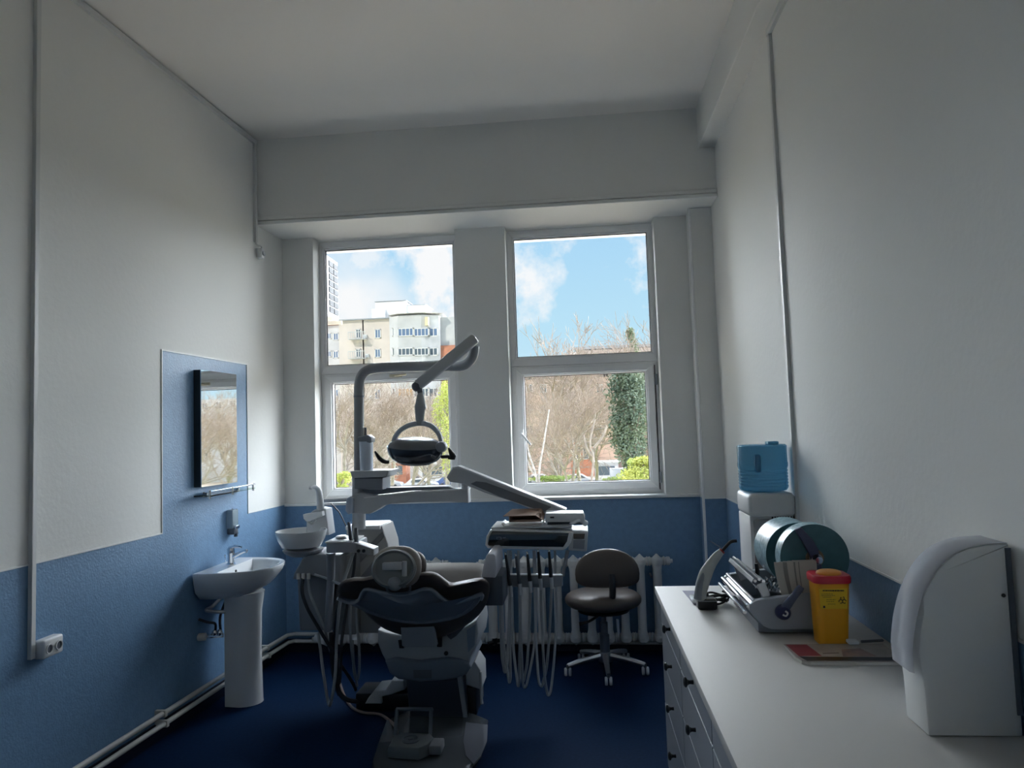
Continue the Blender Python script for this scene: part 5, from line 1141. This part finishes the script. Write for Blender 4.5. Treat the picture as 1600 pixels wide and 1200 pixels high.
# ------------------------------------------------------------------ magazine with eraser and pen
A = [Uz(1217, 999, WT + .012), Uz(1296, 998, WT + .012), Uz(1345, 1000, WT + .012)]
x0, y0, x1, y1 = .622, 2.285, .93, 2.465
out = [(x0, y1), (x0 - .0, y0 + .05), (x0 + .008, y0 + .015), (x0 + .03, y0), (x1, y0), (x1, y1)]
r_ = root('magazine', 'glossy magazine with red and black cover lying in front of the sharps bin', 'magazine', ((x0 + x1) / 2, (y0 + y1) / 2, WT))
B().prism(out, 'Z', WT + .001, WT + .010).build('pages', mat('paper_pages', (.60, .58, .54), .7), r_, smooth=False)
B().prism([(x * 1.0, y) for x, y in out], 'Z', WT + .0102, WT + .0118).build('cover', mat('magazine_cover', (.30, .28, .26), .3, col2=(.42, .39, .36), vscale=14), r_, smooth=False)
zc_ = WT + .0122
def patch(nm, P_, m_): B().prism(P_, 'Z', zc_ - .0003, zc_).build(nm, m_, r_, smooth=False)
patch('red_panel', [(x0 + .004, y1 - .008), (x0 + .07, y1 - .008), (x0 + .08, y0 + .055), (x0 + .012, y0 + .055)], mat('magazine_red', (.26, .03, .04), .35))
patch('black_band', [(x0 + .022, y0 + .008), (x1 - .002, y0 + .008), (x1 - .002, y0 + .038), (x0 + .012, y0 + .05)], mat('magazine_black', (.008, .006, .009), .3))
patch('picture', [(x0 + .14, y0 + .05), (x0 + .24, y0 + .05), (x0 + .22, y0 + .13), (x0 + .16, y0 + .12)], mat('magazine_picture', (.30, .19, .15), .35, col2=(.14, .10, .10), vscale=40))
patch('title_band', [(x0 + .09, y0 + .075), (x0 + .14, y0 + .08), (x0 + .14, y0 + .088), (x0 + .09, y0 + .083)], mat('magazine_dark', (.10, .07, .06), .35))
p = Uz(1334, 1006, zc_); B().box((p.x - .018, p.y - .012, zc_), (p.x + .014, p.y + .02, zc_ + .011), .003).build('eraser', white, label='small white eraser on top of the magazine', cat='eraser')
p = Uz(1346, 1005, zc_); B().tube([(p.x, p.y, zc_ + .005), (p.x + .07, p.y + .012, zc_ + .005), (p.x + .075, p.y + .013, zc_ + .005)], [.0045, .0045, .001], 10).build('pen', greyd, label='short grey pen on the magazine beside the eraser', cat='pen')
# ------------------------------------------------------------------ curing lamp, its charger, leaflets
YH = 2.97
p0 = Uz(1083, 940, WT)
r_ = root('curing_lamp', 'white cordless dental curing lamp leaning in its stand at the worktop corner', 'curing lamp', (p0.x, p0.y, WT))
B().tube([U(1094, 938, YH), U(1097, 915, YH), U(1103, 896, YH), U(1112, 880, YH), U(1121, 868, YH), U(1128, 861, YH)], [.018, .026, .026, .020, .017, .012], 16, 5).build('hand_grip', mat('lamp_white', (.50, .52, .50), .35), r_)
B().tube([U(1090, 936, YH - .02), U(1093, 914, YH - .02), U(1100, 896, YH - .015)], [.016, .014, .008], 12, 4).build('grip_shell', greyp, r_)
B().tube([U(1127, 862, YH), U(1129, 860, YH)], .013, 14).build('red_ring', mat('red_ring_plastic', (.35, .03, .03), .4), r_)
B().tube([U(1129, 860, YH), U(1136, 852, YH), U(1142, 846.5, YH), U(1151, 845, YH)], .0065, 10, 4).build('light_guide', black, r_)
B().lathe(U(1117, 851, YH), [(.001, 0), (.024, .001), (.024, .003), (.001, .002)], 24, 'Z', M=Matrix.Rotation(R(32), 3, 'Y')).build('eye_shield', mat('amber_shield', (.45, .16, .05), .15, alpha=.35), r_)
B().box((p0.x - .01, p0.y - .05, WT + .001), (p0.x + .065, p0.y + .05, WT + .02), .008).tube([(p0.x + .035, p0.y + .02, WT + .015), U(1095, 932, YH)], [.03, .022], 14).build('stand', ceram, r_)
r_ = root('power_adapter', 'black mains adapter with coiled cable beside the curing lamp', 'adapter', Uz(1105, 950, WT))
q = Uz(1107, 954, WT)
B().box((q.x - .038, q.y - .0, WT + .001), (q.x + .036, q.y + .06, WT + .042), .008, 3).build('adapter_body', black, r_)
B().box((q.x - .036, q.y - .001, WT + .034), (q.x + .034, q.y + .002, WT + .038)).build('seam', greyp, r_, smooth=False)
o = B(); pts = []
for i in range(60):
    a = i * .55; pts.append((q.x + .045 + .048 * math.cos(a) + i * .0002, q.y + .11 + .035 * math.sin(a), WT + .008 + .030 * (i / 60) + .006 * math.sin(i * 1.3)))
o.tube(pts, .0045, 6, 2); o.build('cable', black, r_)
B().box((q.x - .02, q.y + .09, WT + .001), (q.x + .02, q.y + .14, WT + .05), .008).build('plug', black, r_)
pp = [Uz(1066, 922, WT), Uz(1100, 922, WT), Uz(1140, 932, WT), Uz(1128, 952, WT), Uz(1098, 950, WT)]
B().prism([(p.x, p.y) for p in (Uz(1066, 923, WT), Uz(1100, 923, WT), Uz(1108, 946, WT), Uz(1085, 946, WT))], 'Z', WT + .0002, WT + .0008).build('leaflet', mat('leaflet_violet', (.22, .22, .34), .4), smooth=False, label='violet leaflet under the curing lamp', cat='leaflet')
B().prism([(p.x, p.y) for p in (Uz(1100, 921, WT), Uz(1146, 921, WT), Uz(1152, 936, WT), Uz(1110, 936, WT))], 'Z', WT + .0002, WT + .0008).build('paper_sheet', mat('paper_white', (.68, .68, .68), .6), smooth=False, label='white paper sheet behind the black adapter', cat='paper')
# ------------------------------------------------------------------ white cabinet appliance with clear curved lid
YX = 1.785; YX1 = 1.90
r_ = root('curved_storage_box', 'large white countertop box with curved translucent front at the right picture edge', 'box', (.87, YX + .12, WT))
fr_ = [(1451, 1152), (1452, 1100), (1430, 1052), (1427, 1020), (1430, 985), (1435, 958), (1442, 935), (1452, 912), (1464, 893), (1478, 877), (1494, 865), (1515, 856), (1540, 851), (1575, 849)]
prof = [(U(u, v, YX).x, max(U(u, v, YX).z, WT + .001)) for u, v in fr_]
prof[0] = (prof[0][0], WT + .001)
ztop = prof[-1][1]
full = prof[0:1] + [(prof[0][0] - .002, .97)] + [(p_[0] + .012 * (1 if i < 3 else 0), p_[1]) for i, p_ in enumerate(prof[3:])] + [(.966, ztop - .001), (.966, WT + .001)]
B().prism(full, 'Y', YX, YX1, .006, 2).build('housing', mat('warm_white_plastic', (.80, .81, .80), .4), r_, ang=25)
B().prism([(.955, WT + .05), (.9665, WT + .05), (.9665, ztop - .01), (.955, ztop - .01)], 'Y', YX - .004, YX + .001).build('back_rim', greyd, r_, smooth=False)
p = U(1590, 930, YX); B().lathe((.945, YX + .001, p.z), [(.001, -.003), (.0045, -.003), (.0045, 0), (.001, 0)], 12, 'Y').build('screw', black, r_)
# the lid: a band wrapped round the curved front between the two cheeks
base = [(a, z) for a, z in prof[2:]]
o = B(); vs = []; n = len(base)
lid = glassmat('clear_acrylic', (.80, .83, .88), rough=.03)
t_ = lid.node_tree; df = t_.nodes.new('ShaderNodeBsdfDiffuse'); df.inputs[0].default_value = (.66, .68, .74, 1); m2 = t_.nodes.new('ShaderNodeMixShader'); m2.inputs[0].default_value = .55
src = [l for l in t_.links if l.to_node.type == 'OUTPUT_MATERIAL'][0].from_socket
t_.links.new(src, m2.inputs[1]); t_.links.new(df.outputs[0], m2.inputs[2]); t_.links.new(m2.outputs[0], [x for x in t_.nodes if x.type == 'OUTPUT_MATERIAL'][0].inputs[0])
cs = spline([Vector((a, 0, z)) for a, z in base], 3); n = len(cs)
for i, q_ in enumerate(cs):
    d = (cs[min(i + 1, n - 1)] - cs[max(i - 1, 0)]).normalized(); nn = Vector((-d.z, 0, d.x)) * .007
    k = (1 - (i / (n - 1)) ** 4)
    for yy, off in ((YX - .001, .2), (YX + .012, 1.0 * k + .1), (YX1 - .012, 1.0 * k + .1), (YX1, .2)): pq = q_ + nn * off; vs.append((pq.x, yy, pq.z))
o.add(vs, [(i * 4 + j, i * 4 + j + 1, i * 4 + 5 + j, i * 4 + 4 + j) for i in range(n - 1) for j in range(3)]).build('clear_lid', lid, r_)
# small black thing at the picture edge
p = Uz(1578, 1188, WT); disk(B(), (p.x + .06, p.y - .05, WT + .014), .055, .04, .013, 28).build('black_case', black, label='small black case at the lower right corner of the worktop', cat='case')
